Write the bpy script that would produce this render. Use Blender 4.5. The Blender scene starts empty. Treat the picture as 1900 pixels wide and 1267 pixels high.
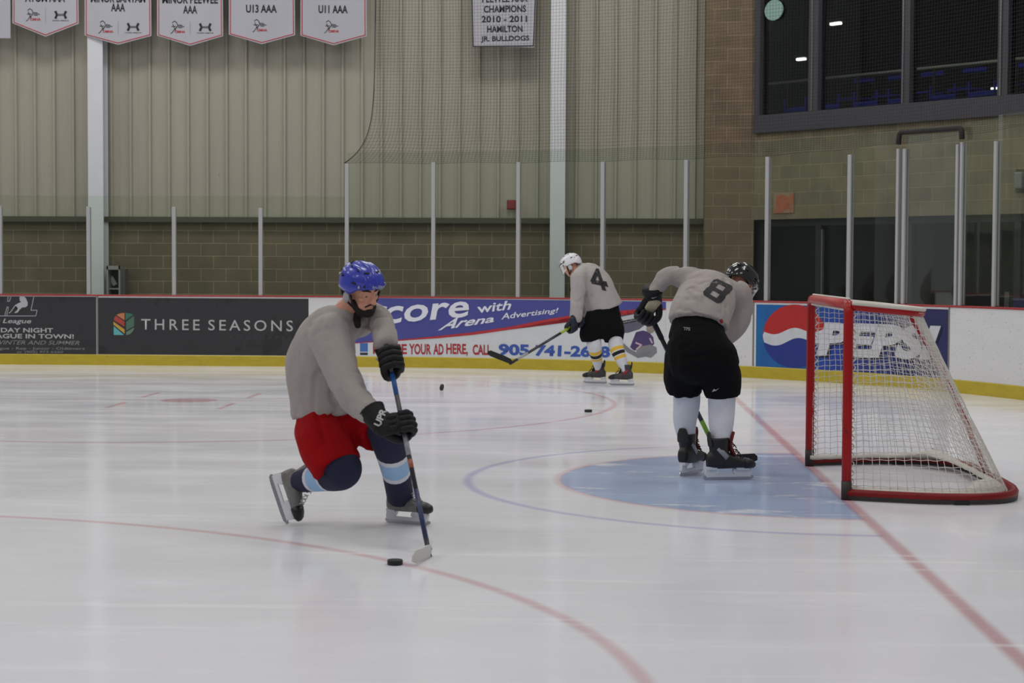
import bpy, bmesh, math, random
import numpy as np
from mathutils import Vector as V, Matrix, noise
from mathutils.bvhtree import BVHTree
random.seed(7)
SC = bpy.context.scene
COL = SC.collection
PI = math.pi

# ------------------------------------------------------------------ camera
FPX, PIT, ROL, YAW = 3277.83, 0.0420931, 0.0048366, 0.0455707
CAM = V((-1.5967, -12.0609, 1.4484))
Rv = V((math.cos(YAW), math.sin(YAW), 0)); Fv = V((-math.sin(YAW), math.cos(YAW), 0)); Uv = V((0, 0, 1))
DIR = Fv * math.cos(PIT) - Uv * math.sin(PIT)
UPv = Uv * math.cos(PIT) + Fv * math.sin(PIT)
XC = Rv * math.cos(ROL) + UPv * math.sin(ROL)
YC = UPv * math.cos(ROL) - Rv * math.sin(ROL)
cd = bpy.data.cameras.new('camera'); co = bpy.data.objects.new('camera', cd); COL.objects.link(co)
m = Matrix.Identity(4)
for i in range(3):
    m[i][0] = XC[i]; m[i][1] = YC[i]; m[i][2] = -DIR[i]; m[i][3] = CAM[i]
co.matrix_world = m
cd.sensor_width = 36; cd.lens = FPX * 36 / 1900; cd.clip_end = 200; cd.clip_start = .05
cd.dof.use_dof = True; cd.dof.focus_distance = 14.0; cd.dof.aperture_fstop = 4.5
SC.camera = co

# ------------------------------------------------------------------ light, exposure
SC.view_settings.view_transform = 'Standard'; SC.view_settings.look = 'None'
SC.view_settings.exposure = 0.0; SC.view_settings.gamma = 1.0
SC.view_settings.use_curve_mapping = False
w = bpy.data.worlds.new('arena_air'); SC.world = w; w.use_nodes = True
w.node_tree.nodes['Background'].inputs[0].default_value = (0.95, 0.955, 1.02, 1)
w.node_tree.nodes['Background'].inputs[1].default_value = 0.27
def area(x, y, z, sx, sy, power, col=(1, .97, .92)):
    l = bpy.data.lights.new('ceiling_lamp', 'AREA'); l.shape = 'RECTANGLE'; l.size = sx; l.size_y = sy
    l.energy = power; l.color = col
    o = bpy.data.objects.new('ceiling_lamp', l); o.location = (x, y, z); COL.objects.link(o); return o
LP = 104
for x in (-15, -9, -3, 3):
    for y in (-9, -2, 5, 12):
        area(x, y, 8.5, 2.6, 1.2, LP*{-9: .84, -2: .92, 5: 1.12, 12: 1.30}[y])

# ------------------------------------------------------------------ materials
def lin(c):
    return tuple(((v/255)/12.92 if v/255 <= .04045 else (((v/255)+.055)/1.055)**2.4) for v in c)
MATS = {}
def mat(name, rgb, rough=.6, metal=0, var=.0, vscale=8, bump=0, bscale=60, spec=.5, coat=0, emit=None, stretch=None, dirt=None):
    """principled material with procedural colour variation, bump and optional specks"""
    if name in MATS: return MATS[name]
    M = bpy.data.materials.new(name); M.use_nodes = True; nt = M.node_tree; N = nt.nodes; L = nt.links
    b = N['Principled BSDF']; c = lin(rgb)
    b.inputs['Base Color'].default_value = (*c, 1); b.inputs['Roughness'].default_value = rough
    b.inputs['Metallic'].default_value = metal; b.inputs['Specular IOR Level'].default_value = spec
    b.inputs['Coat Weight'].default_value = coat
    if emit:
        b.inputs['Emission Color'].default_value = (*c, 1); b.inputs['Emission Strength'].default_value = emit
    tc = N.new('ShaderNodeTexCoord'); mp = N.new('ShaderNodeMapping'); L.new(tc.outputs['Object'], mp.inputs[0])
    if stretch: mp.inputs['Scale'].default_value = stretch
    col = None
    if var:
        n = N.new('ShaderNodeTexNoise'); n.inputs['Scale'].default_value = vscale; n.inputs['Detail'].default_value = 6
        n.inputs['Roughness'].default_value = .65; L.new(mp.outputs[0], n.inputs[0])
        r = N.new('ShaderNodeValToRGB'); L.new(n.outputs[0], r.inputs[0])
        r.color_ramp.elements[0].position = .3; r.color_ramp.elements[1].position = .7
        r.color_ramp.elements[0].color = (*[x*(1-var) for x in c], 1); r.color_ramp.elements[1].color = (*[min(1, x*(1+var)) for x in c], 1)
        col = r.outputs[0]
    if dirt:   # (rgb, scale, threshold, amount)
        n = N.new('ShaderNodeTexNoise'); n.inputs['Scale'].default_value = dirt[1]; n.inputs['Detail'].default_value = 3
        n.inputs['Roughness'].default_value = .7; L.new(mp.outputs[0], n.inputs[0])
        r = N.new('ShaderNodeValToRGB'); L.new(n.outputs[0], r.inputs[0])
        r.color_ramp.elements[0].position = dirt[2]; r.color_ramp.elements[1].position = min(1, dirt[2]+.06)
        r.color_ramp.elements[0].color = (0, 0, 0, 1); r.color_ramp.elements[1].color = (dirt[3],)*3 + (1,)
        mx = N.new('ShaderNodeMix'); mx.data_type = 'RGBA'; L.new(r.outputs[0], mx.inputs[0])
        mx.inputs[6].default_value = (*c, 1); mx.inputs[7].default_value = (*lin(dirt[0]), 1)
        if col: L.new(col, mx.inputs[6])
        col = mx.outputs[2]
    if col: L.new(col, b.inputs['Base Color'])
    if bump:
        n = N.new('ShaderNodeTexNoise'); n.inputs['Scale'].default_value = bscale; n.inputs['Detail'].default_value = 4
        L.new(mp.outputs[0], n.inputs[0])
        bp_ = N.new('ShaderNodeBump'); bp_.inputs['Strength'].default_value = bump; bp_.inputs['Distance'].default_value = .02
        L.new(n.outputs[0], bp_.inputs['Height']); L.new(bp_.outputs[0], b.inputs['Normal'])
    MATS[name] = M; return M

def glass_mat(name, tint, refl=.10, haze=.03, hazecol=(150, 160, 150), rough=.03):
    M = bpy.data.materials.new(name); M.use_nodes = True; nt = M.node_tree; N = nt.nodes; L = nt.links
    N.remove(N['Principled BSDF']); out = N['Material Output']
    t = N.new('ShaderNodeBsdfTransparent'); t.inputs[0].default_value = (*lin(tint), 1)
    g = N.new('ShaderNodeBsdfGlossy'); g.inputs['Roughness'].default_value = rough
    g.inputs['Color'].default_value = (1, 1, 1, 1)
    f = N.new('ShaderNodeFresnel'); f.inputs[0].default_value = 1.45
    mul = N.new('ShaderNodeMath'); mul.operation = 'MULTIPLY'; mul.inputs[1].default_value = refl*10; mul.use_clamp = True
    L.new(f.outputs[0], mul.inputs[0])
    m1 = N.new('ShaderNodeMixShader'); L.new(mul.outputs[0], m1.inputs[0]); L.new(t.outputs[0], m1.inputs[1]); L.new(g.outputs[0], m1.inputs[2])
    d = N.new('ShaderNodeBsdfDiffuse'); d.inputs[0].default_value = (*lin(hazecol), 1)
    tc = N.new('ShaderNodeTexCoord'); n = N.new('ShaderNodeTexNoise'); n.inputs['Scale'].default_value = 1.6; n.inputs['Detail'].default_value = 4
    L.new(tc.outputs['Object'], n.inputs[0])
    mm = N.new('ShaderNodeMath'); mm.operation = 'MULTIPLY'; mm.inputs[1].default_value = haze*2; L.new(n.outputs[0], mm.inputs[0])
    m2 = N.new('ShaderNodeMixShader'); L.new(mm.outputs[0], m2.inputs[0]); L.new(m1.outputs[0], m2.inputs[1]); L.new(d.outputs[0], m2.inputs[2])
    L.new(m2.outputs[0], out.inputs[0]); MATS[name] = M; return M

# ------------------------------------------------------------------ object helpers
ORG = {}
def base_of(me):
    co_ = np.empty(len(me.vertices)*3); me.vertices.foreach_get('co', co_); co_ = co_.reshape(-1, 3)
    a, b = co_.min(0), co_.max(0); return V(((a[0]+b[0])/2, (a[1]+b[1])/2, a[2]))
def obj(name, src, m=None, parent=None, smooth=False, label=None, cat=None, group=None, kind=None):
    """link ONE mesh object; src (bmesh or mesh) is in world coordinates"""
    if isinstance(src, bmesh.types.BMesh):
        bmesh.ops.recalc_face_normals(src, faces=src.faces[:])
        me = bpy.data.meshes.new(name); src.to_mesh(me); src.free()
    else: me = src; me.name = name
    o = bpy.data.objects.new(name, me); COL.objects.link(o)
    org = ORG[parent.name] if parent else base_of(me)
    me.transform(Matrix.Translation(-org))
    if parent: o.parent = parent
    else: o.location = org
    ORG[o.name] = org
    if m is not None:
        for mm in (m if isinstance(m, (list, tuple)) else [m]): me.materials.append(mm)
    if smooth: me.polygons.foreach_set('use_smooth', [True]*len(me.polygons))
    props(o, label, cat, group, kind); return o
def props(o, label=None, cat=None, group=None, kind=None):
    if label: o['label'] = label
    if cat: o['category'] = cat
    if group: o['group'] = group
    if kind: o['kind'] = kind
def thing(name, label, cat, loc, group=None, kind=None):
    o = bpy.data.objects.new(name, None); COL.objects.link(o); o.location = loc; o.empty_display_size = .1
    ORG[o.name] = V(loc); props(o, label, cat, group, kind); return o

def at(u, v, y):
    """point on the plane at depth y that the picture position (u, v) looks at"""
    a = (u-950)/FPX; b = (v-633.5)/FPX
    d = DIR + XC*a - YC*b
    return CAM + d*((y-CAM.y)/d.y)
def ray(u, v):
    a = (u-950)/FPX; b = (v-633.5)/FPX
    return (DIR + XC*a - YC*b).normalized()

def box(bm, c, s, rot=None, bev=0):
    r = bmesh.ops.create_cube(bm, size=1); vs = r['verts']
    M = Matrix.Translation(V(c)) @ (rot.to_4x4() if rot else Matrix.Identity(4)) @ Matrix.Diagonal((*s, 1))
    bmesh.ops.transform(bm, matrix=M, verts=vs)
    if bev:
        es = list({e for v in vs for e in v.link_edges})
        bmesh.ops.bevel(bm, geom=es, offset=bev, segments=2, affect='EDGES', profile=.6)
def boxm(c, s, rot=None, bev=0):
    bm = bmesh.new(); box(bm, c, s, rot, bev); return bm
def ring(bm, c, A, B, n, e=1.0):
    vs = []
    for i in range(n):
        t = 2*PI*i/n; ct, st = math.cos(t), math.sin(t)
        ct = math.copysign(abs(ct)**e, ct); st = math.copysign(abs(st)**e, st)
        vs.append(bm.verts.new(c + A*ct + B*st))
    return vs
def loft(bm, secs, n=16, e=1.0, caps=True, mats=None):
    rs = [ring(bm, V(c), V(A), V(B), n, e) for c, A, B in secs]
    for k in range(len(rs)-1):
        a, b = rs[k], rs[k+1]
        for i in range(n):
            f = bm.faces.new((a[i], a[(i+1) % n], b[(i+1) % n], b[i])); f.smooth = True
            if mats: f.material_index = mats[k]
    if caps:
        bm.faces.new(rs[0][::-1]); bm.faces.new(rs[-1])
    return rs
def cr(P, t):
    n = len(P)-1; i = min(int(t), n-1); f = t-i
    p0, p1, p2, p3 = P[max(i-1, 0)], P[i], P[i+1], P[min(i+2, n)]
    return .5*((2*p1)+(p2-p0)*f+(2*p0-5*p1+4*p2-p3)*f*f+(3*p1-p0-3*p2+p3)*f**3)
def chain(bm, pts, rad, side=None, n=14, sub=5, round0=True, round1=True, e=1.0, mats=None, linear=False):
    """tapering limb through pts; rad = radius or (side radius, other radius) per point"""
    P = [V(p) for p in pts]; Rr = [V((r, r)) if isinstance(r, (int, float)) else V(r) for r in rad]
    side = V(side) if side is not None else V((0, -1, 0.05))
    T = []; K = (len(P)-1)*sub
    for k in range(K+1):
        t = k/sub
        if linear:
            i = min(int(t), len(P)-2); f = t-i; c = P[i].lerp(P[i+1], f); r = Rr[i].lerp(Rr[i+1], f)
        else: c = cr(P, t); r = cr(Rr, t)
        T.append((c, r, t))
    S = []
    for k, (c, r, t) in enumerate(T):
        d = (T[min(k+1, K)][0]-T[max(k-1, 0)][0]).normalized()
        A = (side-d*side.dot(d)).normalized(); B = d.cross(A)
        S.append((c, A*r[0], B*r[1], d, t))
    out = []
    def cap(s, sg):
        c, A, B, d, t = s; rr = min(A.length, B.length)
        return [(c+d*sg*rr*math.sin(a)*.9, A*math.cos(a), B*math.cos(a), d, t) for a in (.45, .9, 1.3)]
    if round0: out += cap(S[0], -1)[::-1]
    out += S
    if round1: out += cap(S[-1], 1)
    mm = None
    if mats:
        mm = [mats((out[k][4]+out[k+1][4])/2) for k in range(len(out)-1)]
    loft(bm, [(s[0], s[1], s[2]) for s in out], n, e, True, mm)
def tube(bm, pts, r, n=8, closed=False):
    P = [V(p) for p in pts]; K = len(P); rs = []; prev = None
    for k in range(K):
        d = ((P[(k+1) % K]-P[k-1]) if closed else (P[min(k+1, K-1)]-P[max(k-1, 0)])).normalized()
        up = V((0, 0, 1)) if abs(d.z) < .9 else V((1, 0, 0))
        if prev is not None: up = prev
        A = (up-d*up.dot(d))
        A = A.normalized() if A.length > 1e-6 else d.orthogonal().normalized()
        prev = A; rs.append(ring(bm, P[k], A*r, d.cross(A)*r, n))
    for k in range(K if closed else K-1):
        a, b = rs[k], rs[(k+1) % K]
        for i in range(n):
            f = bm.faces.new((a[i], a[(i+1) % n], b[(i+1) % n], b[i])); f.smooth = True
    if not closed: bm.faces.new(rs[0][::-1]); bm.faces.new(rs[-1])
def arcpath(P, rads, n=6):
    """round the corners of a polyline"""
    P = [V(p) for p in P]; out = [P[0]]
    for i in range(1, len(P)-1):
        a = (P[i-1]-P[i]); b = (P[i+1]-P[i]); r = rads if isinstance(rads, (int, float)) else rads[i-1]
        A = P[i]+a.normalized()*min(r, a.length*.49); B = P[i]+b.normalized()*min(r, b.length*.49)
        for k in range(n+1):
            t = k/n; out.append(A*(1-t)**2+P[i]*2*t*(1-t)+B*t*t)
    out.append(P[-1]); return out
def remesh(bm, voxel, smooth=4, fac=.5, wr=0, ws=9, stretch=(1, 1, 1)):
    """union of overlapping closed shapes as one continuous skin"""
    me = bpy.data.meshes.new('tmp'); bm.to_mesh(me); bm.free()
    o = bpy.data.objects.new('tmp', me); COL.objects.link(o)
    md = o.modifiers.new('r', 'REMESH'); md.mode = 'VOXEL'; md.voxel_size = voxel; md.use_smooth_shade = True
    dg = bpy.context.evaluated_depsgraph_get(); me2 = bpy.data.meshes.new_from_object(o.evaluated_get(dg))
    bpy.data.objects.remove(o); bpy.data.meshes.remove(me)
    b2 = bmesh.new(); b2.from_mesh(me2); bpy.data.meshes.remove(me2)
    for _ in range(smooth): bmesh.ops.smooth_vert(b2, verts=b2.verts[:], factor=fac, use_axis_x=True, use_axis_y=True, use_axis_z=True)
    if wr:
        b2.normal_update()
        for v in b2.verts:
            q = V((v.co.x*stretch[0], v.co.y*stretch[1], v.co.z*stretch[2]))*ws
            a = noise.noise(q)+.5*noise.noise(q*2.1+V((3, 1, 7)))
            b_ = noise.noise(q*.8+V((11, 5, 2)))
            v.co += v.normal*wr*((.5*a)-1.0*max(0, 1-abs(a)*4.6)**1.5*max(0, .45+b_*1.6))
        bmesh.ops.smooth_vert(b2, verts=b2.verts[:], factor=.5, use_axis_x=True, use_axis_y=True, use_axis_z=True)
    for f in b2.faces: f.smooth = True
    return b2
def bvh_of(o):
    b = bmesh.new(); b.from_mesh(o.data); bmesh.ops.transform(b, matrix=Matrix.Translation(ORG[o.name]), verts=b.verts[:])
    t = BVHTree.FromBMesh(b); b.free(); return t

# ------------------------------------------------------------------ flat shapes and lettering laid on a surface
FONT = {}
def font(kind):
    if kind not in FONT: FONT[kind] = None
    return FONT[kind]
def text_mesh(body, bold=0.0, shear=0, space=1.0, res=3):
    cu = bpy.data.curves.new('t', 'FONT'); cu.body = body; cu.offset = bold; cu.shear = shear
    cu.space_character = space; cu.resolution_u = res; cu.align_x = 'LEFT'; cu.size = 1
    o = bpy.data.objects.new('t', cu); COL.objects.link(o)
    dg = bpy.context.evaluated_depsgraph_get(); me = bpy.data.meshes.new_from_object(o.evaluated_get(dg))
    bpy.data.objects.remove(o); bpy.data.curves.remove(cu)
    b = bmesh.new(); b.from_mesh(me); bpy.data.meshes.remove(me); return b
def cut(bm, dx, dy=None):
    """split faces so they can follow a curved surface"""
    xs = [v.co.x for v in bm.verts]; ys = [v.co.y for v in bm.verts]
    def go(lo, hi, d, ax):
        k = math.floor(lo/d)+1
        while k*d < hi:
            p = V((0, 0, 0)); p[ax] = k*d; nn = V((0, 0, 0)); nn[ax] = 1
            bmesh.ops.bisect_plane(bm, geom=bm.verts[:]+bm.edges[:]+bm.faces[:], plane_co=p, plane_no=nn); k += 1
    go(min(xs), max(xs), dx, 0)
    if dy: go(min(ys), max(ys), dy, 1)
def decal_text(name, body, quad, surf, m, parent, bold=0.0, shear=0, space=1.0, step=40, stepy=None, lift=.004, **kw):
    """quad = picture corners BL, BR, TR, TL of the lettering; surf((u,v), lift) -> point on the surface"""
    bm = text_mesh(body, bold, shear, space)
    xs = [v.co.x for v in bm.verts]; ys = [v.co.y for v in bm.verts]
    x0, x1, y0, y1 = min(xs), max(xs), min(ys), max(ys)
    BL, BR, TR, TL = [V((*q, 0)) for q in quad]
    for v in bm.verts:
        s = (v.co.x-x0)/(x1-x0); t = (v.co.y-y0)/(y1-y0)
        v.co = (BL*(1-s)+BR*s)*(1-t)+(TL*(1-s)+TR*s)*t
    words = body.split()
    if len(words) > 1 and name == 'lettering':      # every word is a piece of its own
        ends = []
        for k in range(1, len(words)):
            b_ = text_mesh(' '.join(words[:k]), bold, shear, space); e_ = max(v.co.x for v in b_.verts); b_.free()
            ends.append((e_-x0)/(x1-x0)+.006)
        def nr(f):
            c = f.calc_center_median(); s = ((c-BL).dot(BR-BL))/(BR-BL).length_squared; return sum(s > e_ for e_ in ends)
        me = bpy.data.meshes.new('t'); bm.to_mesh(me); out = None
        for k in range(len(words)):
            b_ = bmesh.new(); b_.from_mesh(me); bmesh.ops.delete(b_, geom=[f for f in b_.faces if nr(f) != k], context='FACES')
            if not b_.faces: b_.free(); continue
            if step: cut(b_, step, stepy)
            for v in b_.verts: v.co = surf(v.co.x, v.co.y, lift)
            out = obj(name, b_, m, parent, **kw)
        bpy.data.meshes.remove(me); bm.free(); return out
    if step: cut(bm, step, stepy)
    for v in bm.verts: v.co = surf(v.co.x, v.co.y, lift)
    return obj(name, bm, m, parent, **kw)
def decal_poly(name, polys, surf, m, parent, step=30, stepy=None, lift=.004, **kw):
    bm = bmesh.new()
    for P in polys:
        f = bm.faces.new([bm.verts.new((x, y, 0)) for x, y in P])
    bmesh.ops.triangulate(bm, faces=bm.faces[:])
    if step: cut(bm, step, stepy)
    for v in bm.verts: v.co = surf(v.co.x, v.co.y, lift)
    return obj(name, bm, m, parent, **kw)
def strokes(lines, wd):
    """thin quads along pixel polylines"""
    out = []
    for L in lines:
        for (x0, y0), (x1, y1) in zip(L[:-1], L[1:]):
            d = V((x1-x0, y1-y0)); n = V((-d.y, d.x)).normalized()*wd/2; d = d.normalized()*wd*.3
            out.append([(x0+n.x-d.x, y0+n.y-d.y), (x0-n.x-d.x, y0-n.y-d.y), (x1-n.x+d.x, y1-n.y+d.y), (x1+n.x+d.x, y1+n.y+d.y)])
    return out
def circ(cx, cy, rx, ry=None, n=40, a0=0, a1=2*PI):
    ry = ry or rx; full = abs(a1-a0-2*PI) < 1e-6
    return [(cx+rx*math.cos(a0+(a1-a0)*i/n), cy+ry*math.sin(a0+(a1-a0)*i/n)) for i in range(n if full else n+1)]

# ------------------------------------------------------------------ the rink outline
W, RC, XCN = 13.2, 8.5, -4.75
YCN = W-RC
def bxy(a, off=0):
    """a = length along the boards from the start of the corner; off > 0 towards the ice"""
    if a <= 0: return V((XCN+a, W-off, 0)), V((0, -1, 0))
    if a < RC*PI/2:
        t = a/RC; n = V((-math.sin(t), -math.cos(t), 0)); return V((XCN, YCN, 0))-n*(RC-off), n
    return V((XCN+RC-off, YCN-(a-RC*PI/2), 0)), V((-1, 0, 0))
def hit_board(u, v, off=0):
    d = ray(u, v)
    def g(t):
        x, y = CAM.x+d.x*t, CAM.y+d.y*t
        if x <= XCN: return W-off-y
        if y >= YCN: return RC-off-math.hypot(x-XCN, y-YCN)
        return XCN+RC-off-x
    lo, hi = 8., 60.
    for _ in range(50):
        mid = (lo+hi)/2
        if g(mid) > 0: lo = mid
        else: hi = mid
    p = CAM+d*lo
    if p.x <= XCN: a = p.x-XCN
    elif p.y >= YCN: a = RC*math.atan2(p.x-XCN, p.y-YCN)
    else: a = RC*PI/2+YCN-p.y
    return a, p
def on_board(u, v, lift): return hit_board(u, v, lift)[1]
def board_a(u, v=560): return hit_board(u, v)[0]
def sweep(prof, a0, a1, step=.25):
    """closed profile [(off, z)] carried along the boards"""
    bm = bmesh.new(); n = max(1, int((a1-a0)/step)); rs = []
    for k in range(n+1):
        a = a0+(a1-a0)*k/n; r = []
        for off, z in prof:
            p, _ = bxy(a, off); r.append(bm.verts.new((p.x, p.y, z)))
        rs.append(r)
    K = len(prof)
    for k in range(n):
        for i in range(K): bm.faces.new((rs[k][i], rs[k][(i+1) % K], rs[k+1][(i+1) % K], rs[k+1][i]))
    bm.faces.new(rs[0][::-1]); bm.faces.new(rs[-1]); return bm
# ================================================================== ICE
def ice_material():
    M = bpy.data.materials.new('ice'); M.use_nodes = True; nt = M.node_tree; N = nt.nodes; L = nt.links; b = N['Principled BSDF']
    tc = N.new('ShaderNodeTexCoord'); sp = N.new('ShaderNodeSeparateXYZ'); L.new(tc.outputs['Object'], sp.inputs[0])
    # a little hand-painted wobble of the lines
    def math_(op, a, b_=None, c=None, clamp=False):
        n = N.new('ShaderNodeMath'); n.operation = op; n.use_clamp = clamp
        for i, x in enumerate((a, b_, c)):
            if x is None: continue
            if isinstance(x, (int, float)): n.inputs[i].default_value = x
            else: L.new(x, n.inputs[i])
        return n.outputs[0]
    X, Y = sp.outputs[0], sp.outputs[1]
    def smooth(x, lo, hi):      # 1 below lo, 0 above hi
        n = N.new('ShaderNodeMapRange'); n.interpolation_type = 'SMOOTHSTEP'; L.new(x, n.inputs[0])
        n.inputs[1].default_value = lo; n.inputs[2].default_value = hi; n.inputs[3].default_value = 1; n.inputs[4].default_value = 0
        return n.outputs[0]
    def dist(cx, cy): return math_('SQRT', math_('ADD', math_('POWER', math_('SUBTRACT', X, cx), 2), math_('POWER', math_('SUBTRACT', Y, cy), 2)))
    def band(d, r, wd): return smooth(math_('ABSOLUTE', math_('SUBTRACT', d, r)), wd*.5-.022, wd*.5+.028)
    def noise_(scale, detail=5, st=None, rough=.6, rot=None):
        mp = N.new('ShaderNodeMapping'); L.new(tc.outputs['Object'], mp.inputs[0])
        if st: mp.inputs['Scale'].default_value = st
        if rot: mp.inputs['Rotation'].default_value = (0, 0, rot)
        n = N.new('ShaderNodeTexNoise'); n.inputs['Scale'].default_value = scale; n.inputs['Detail'].default_value = detail
        n.inputs['Roughness'].default_value = rough; L.new(mp.outputs[0], n.inputs[0]); return n.outputs[0]
    def ramp(x, lo, hi):
        n = N.new('ShaderNodeMapRange'); L.new(x, n.inputs[0]); n.inputs[1].default_value = lo; n.inputs[2].default_value = hi; n.clamp = True
        return n.outputs[0]
    left = smooth(X, -.03, .0)
    col = None
    base = N.new('ShaderNodeMix'); base.data_type = 'RGBA'; L.new(ramp(noise_(.5, 6), .35, .65), base.inputs[0])
    base.inputs[6].default_value = (*ICE_A, 1); base.inputs[7].default_value = (*ICE_B, 1); col = base.outputs[2]
    def paint(mask, rgb, amt):
        nonlocal col
        mx = N.new('ShaderNodeMix'); mx.data_type = 'RGBA'; L.new(math_('MULTIPLY', mask, amt), mx.inputs[0])
        L.new(col, mx.inputs[6]); mx.inputs[7].default_value = (*lin(rgb), 1); col = mx.outputs[2]
    d0 = dist(0, 0)
    crease = math_('MULTIPLY', smooth(d0, 1.80, 1.83), left)
    paint(crease, (140, 170, 215), .72)
    paint(math_('MULTIPLY', band(d0, 1.83, .05), left), (214, 90, 90), .28)
    paint(math_('MULTIPLY', band(d0, 2.44, .055), left), (110, 100, 205), .34)
    paint(band(X, 0.0, .066), (176, 50, 60), .50)
    for cy, am in ((-6.56, .33), (6.73, .42)):
        dc = dist(-5.93, cy)
        paint(band(dc, 4.57, .055), (190, 40, 52), am)
        paint(smooth(dc, .29, .31), (190, 40, 55), .42)
        bar = math_('MULTIPLY', smooth(dc, 4.55, 4.57), band(Y, cy, .06)); paint(bar, (150, 80, 120), .35)
        for hx in (-6.53, -5.37):
            seg = math_('MULTIPLY', smooth(math_('ABSOLUTE', math_('SUBTRACT', Y, cy)), 1.1, 1.12), smooth(math_('MULTIPLY', math_('ABSOLUTE', math_('SUBTRACT', Y, cy)), -1), -.36, -.34))
            paint(math_('MULTIPLY', seg, band(X, hx, .055)), (190, 40, 52), .40)
    # skate cuts and snow
    for st, rot, sc, lo, hi, am in (((.10, 2.2, 1), .05, 1.9, .60, .68, .55), ((.16, 2.8, 1), -.35, 1.7, .62, .70, .45), ((.14, 3.2, 1), .6, 1.5, .63, .70, .4), ((2.2, .2, 1), .25, 1.4, .64, .72, .35)):
        paint(ramp(noise_(sc, 6, st, .62, rot), lo, hi), (252, 252, 255), am)
    sn = ramp(noise_(1.3, 9, (.8, 1.9, 1), .72, .3), .55, .64)
    paint(math_('MULTIPLY', sn, math_('ADD', math_('MULTIPLY', crease, .62), .28)), (250, 251, 255), .9)
    L.new(col, b.inputs['Base Color'])
    rr = math_('ADD', math_('MULTIPLY', ramp(noise_(1.1, 6, (.5, 1.4, 1)), .35, .7), .14), .085)
    L.new(rr, b.inputs['Roughness']); b.inputs['IOR'].default_value = 1.31; b.inputs['Specular IOR Level'].default_value = .26
    bp_ = N.new('ShaderNodeBump'); bp_.inputs['Strength'].default_value = .035; bp_.inputs['Distance'].default_value = .02
    L.new(noise_(5, 6, (.6, 2.0, 1)), bp_.inputs['Height']); L.new(bp_.outputs[0], b.inputs['Normal'])
    return M
ICE_A = lin((228, 229, 235)); ICE_B = lin((236, 236, 241))
bm = bmesh.new()
pts = [bxy(a, 0)[0] for a in [-14]+[k*.25 for k in range(0, int(RC*PI/2/.25)+1)]+[RC*PI/2+14]]
pts += [V((XCN+RC, -13.2, 0)), V((XCN-14, -13.2, 0))]
bm.faces.new([bm.verts.new(p) for p in pts])
fl = obj('floor', bm, ice_material(), kind='structure')
bm = fl.data; bm.transform(Matrix.Translation(fl.location)); fl.location = (0, 0, 0)     # ice paint is laid out from the goal centre
M_conc = mat('rubber floor', (60, 60, 58), .8, var=.2)
obj('floor_walkway', boxm((-2, 4, -.06), (44, 44, .1)), M_conc, kind='structure')

# ================================================================== WALLS
M_side = mat('siding cream', (158, 154, 140), .55, var=.05, vscale=2.2, stretch=(1, 1, .25), dirt=((70, 66, 55), 9, .74, .55))
M_trim = mat('flashing olive', (70, 70, 54), .6)
def block_mat(name, c1, c2, mortar, ang):
    M = bpy.data.materials.new(name); M.use_nodes = True; nt = M.node_tree; N = nt.nodes; L = nt.links; b = N['Principled BSDF']
    tc = N.new('ShaderNodeTexCoord'); mp = N.new('ShaderNodeMapping'); L.new(tc.outputs['Object'], mp.inputs[0])
    mp.inputs['Rotation'].default_value = (0, 0, -ang)
    sp = N.new('ShaderNodeSeparateXYZ'); L.new(mp.outputs[0], sp.inputs[0]); cb = N.new('ShaderNodeCombineXYZ')
    ad = N.new('ShaderNodeMath'); L.new(sp.outputs[0], ad.inputs[0]); L.new(sp.outputs[1], ad.inputs[1])
    L.new(ad.outputs[0], cb.inputs[0]); L.new(sp.outputs[2], cb.inputs[1])
    br = N.new('ShaderNodeTexBrick'); L.new(cb.outputs[0], br.inputs[0])
    br.inputs['Color1'].default_value = (*lin(c1), 1); br.inputs['Color2'].default_value = (*lin(c2), 1); br.inputs['Mortar'].default_value = (*lin(mortar), 1)
    br.inputs['Scale'].default_value = 1; br.inputs['Brick Width'].default_value = .4; br.inputs['Row Height'].default_value = .2
    br.inputs['Mortar Size'].default_value = .006; br.inputs['Mortar Smooth'].default_value = .3; br.inputs['Bias'].default_value = -.1
    n = N.new('ShaderNodeTexNoise'); n.inputs['Scale'].default_value = 3; n.inputs['Detail'].default_value = 8; L.new(tc.outputs['Object'], n.inputs[0])
    r = N.new('ShaderNodeMapRange'); L.new(n.outputs[0], r.inputs[0]); r.inputs[1].default_value = .3; r.inputs[2].default_value = .7; r.inputs[3].default_value = .8; r.inputs[4].default_value = 1.12
    mx = N.new('ShaderNodeMix'); mx.data_type = 'RGBA'; mx.blend_type = 'MULTIPLY'; mx.inputs[0].default_value = 1
    L.new(br.outputs[0], mx.inputs[6]); L.new(r.outputs[0], mx.inputs[7]); L.new(mx.outputs[2], b.inputs['Base Color'])
    b.inputs['Roughness'].default_value = .85
    bu = N.new('ShaderNodeBump'); bu.inputs['Strength'].default_value = .5; bu.inputs['Distance'].default_value = .01; bu.invert = True
    L.new(br.outputs['Fac'], bu.inputs['Height']); L.new(bu.outputs[0], b.inputs['Normal']); return M
M_block = block_mat('split block brown', (112, 100, 80), (102, 94, 74), (148, 138, 116), 0)
M_pier = block_mat('split block pier', (122, 104, 84), (112, 98, 78), (146, 130, 108), 0)
YW = 15.6; ZS = 2.19
obj('wall_back', boxm((-6.9, YW+.12, ZS/2), (14.2, .24, ZS)), M_block, kind='structure')
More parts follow.
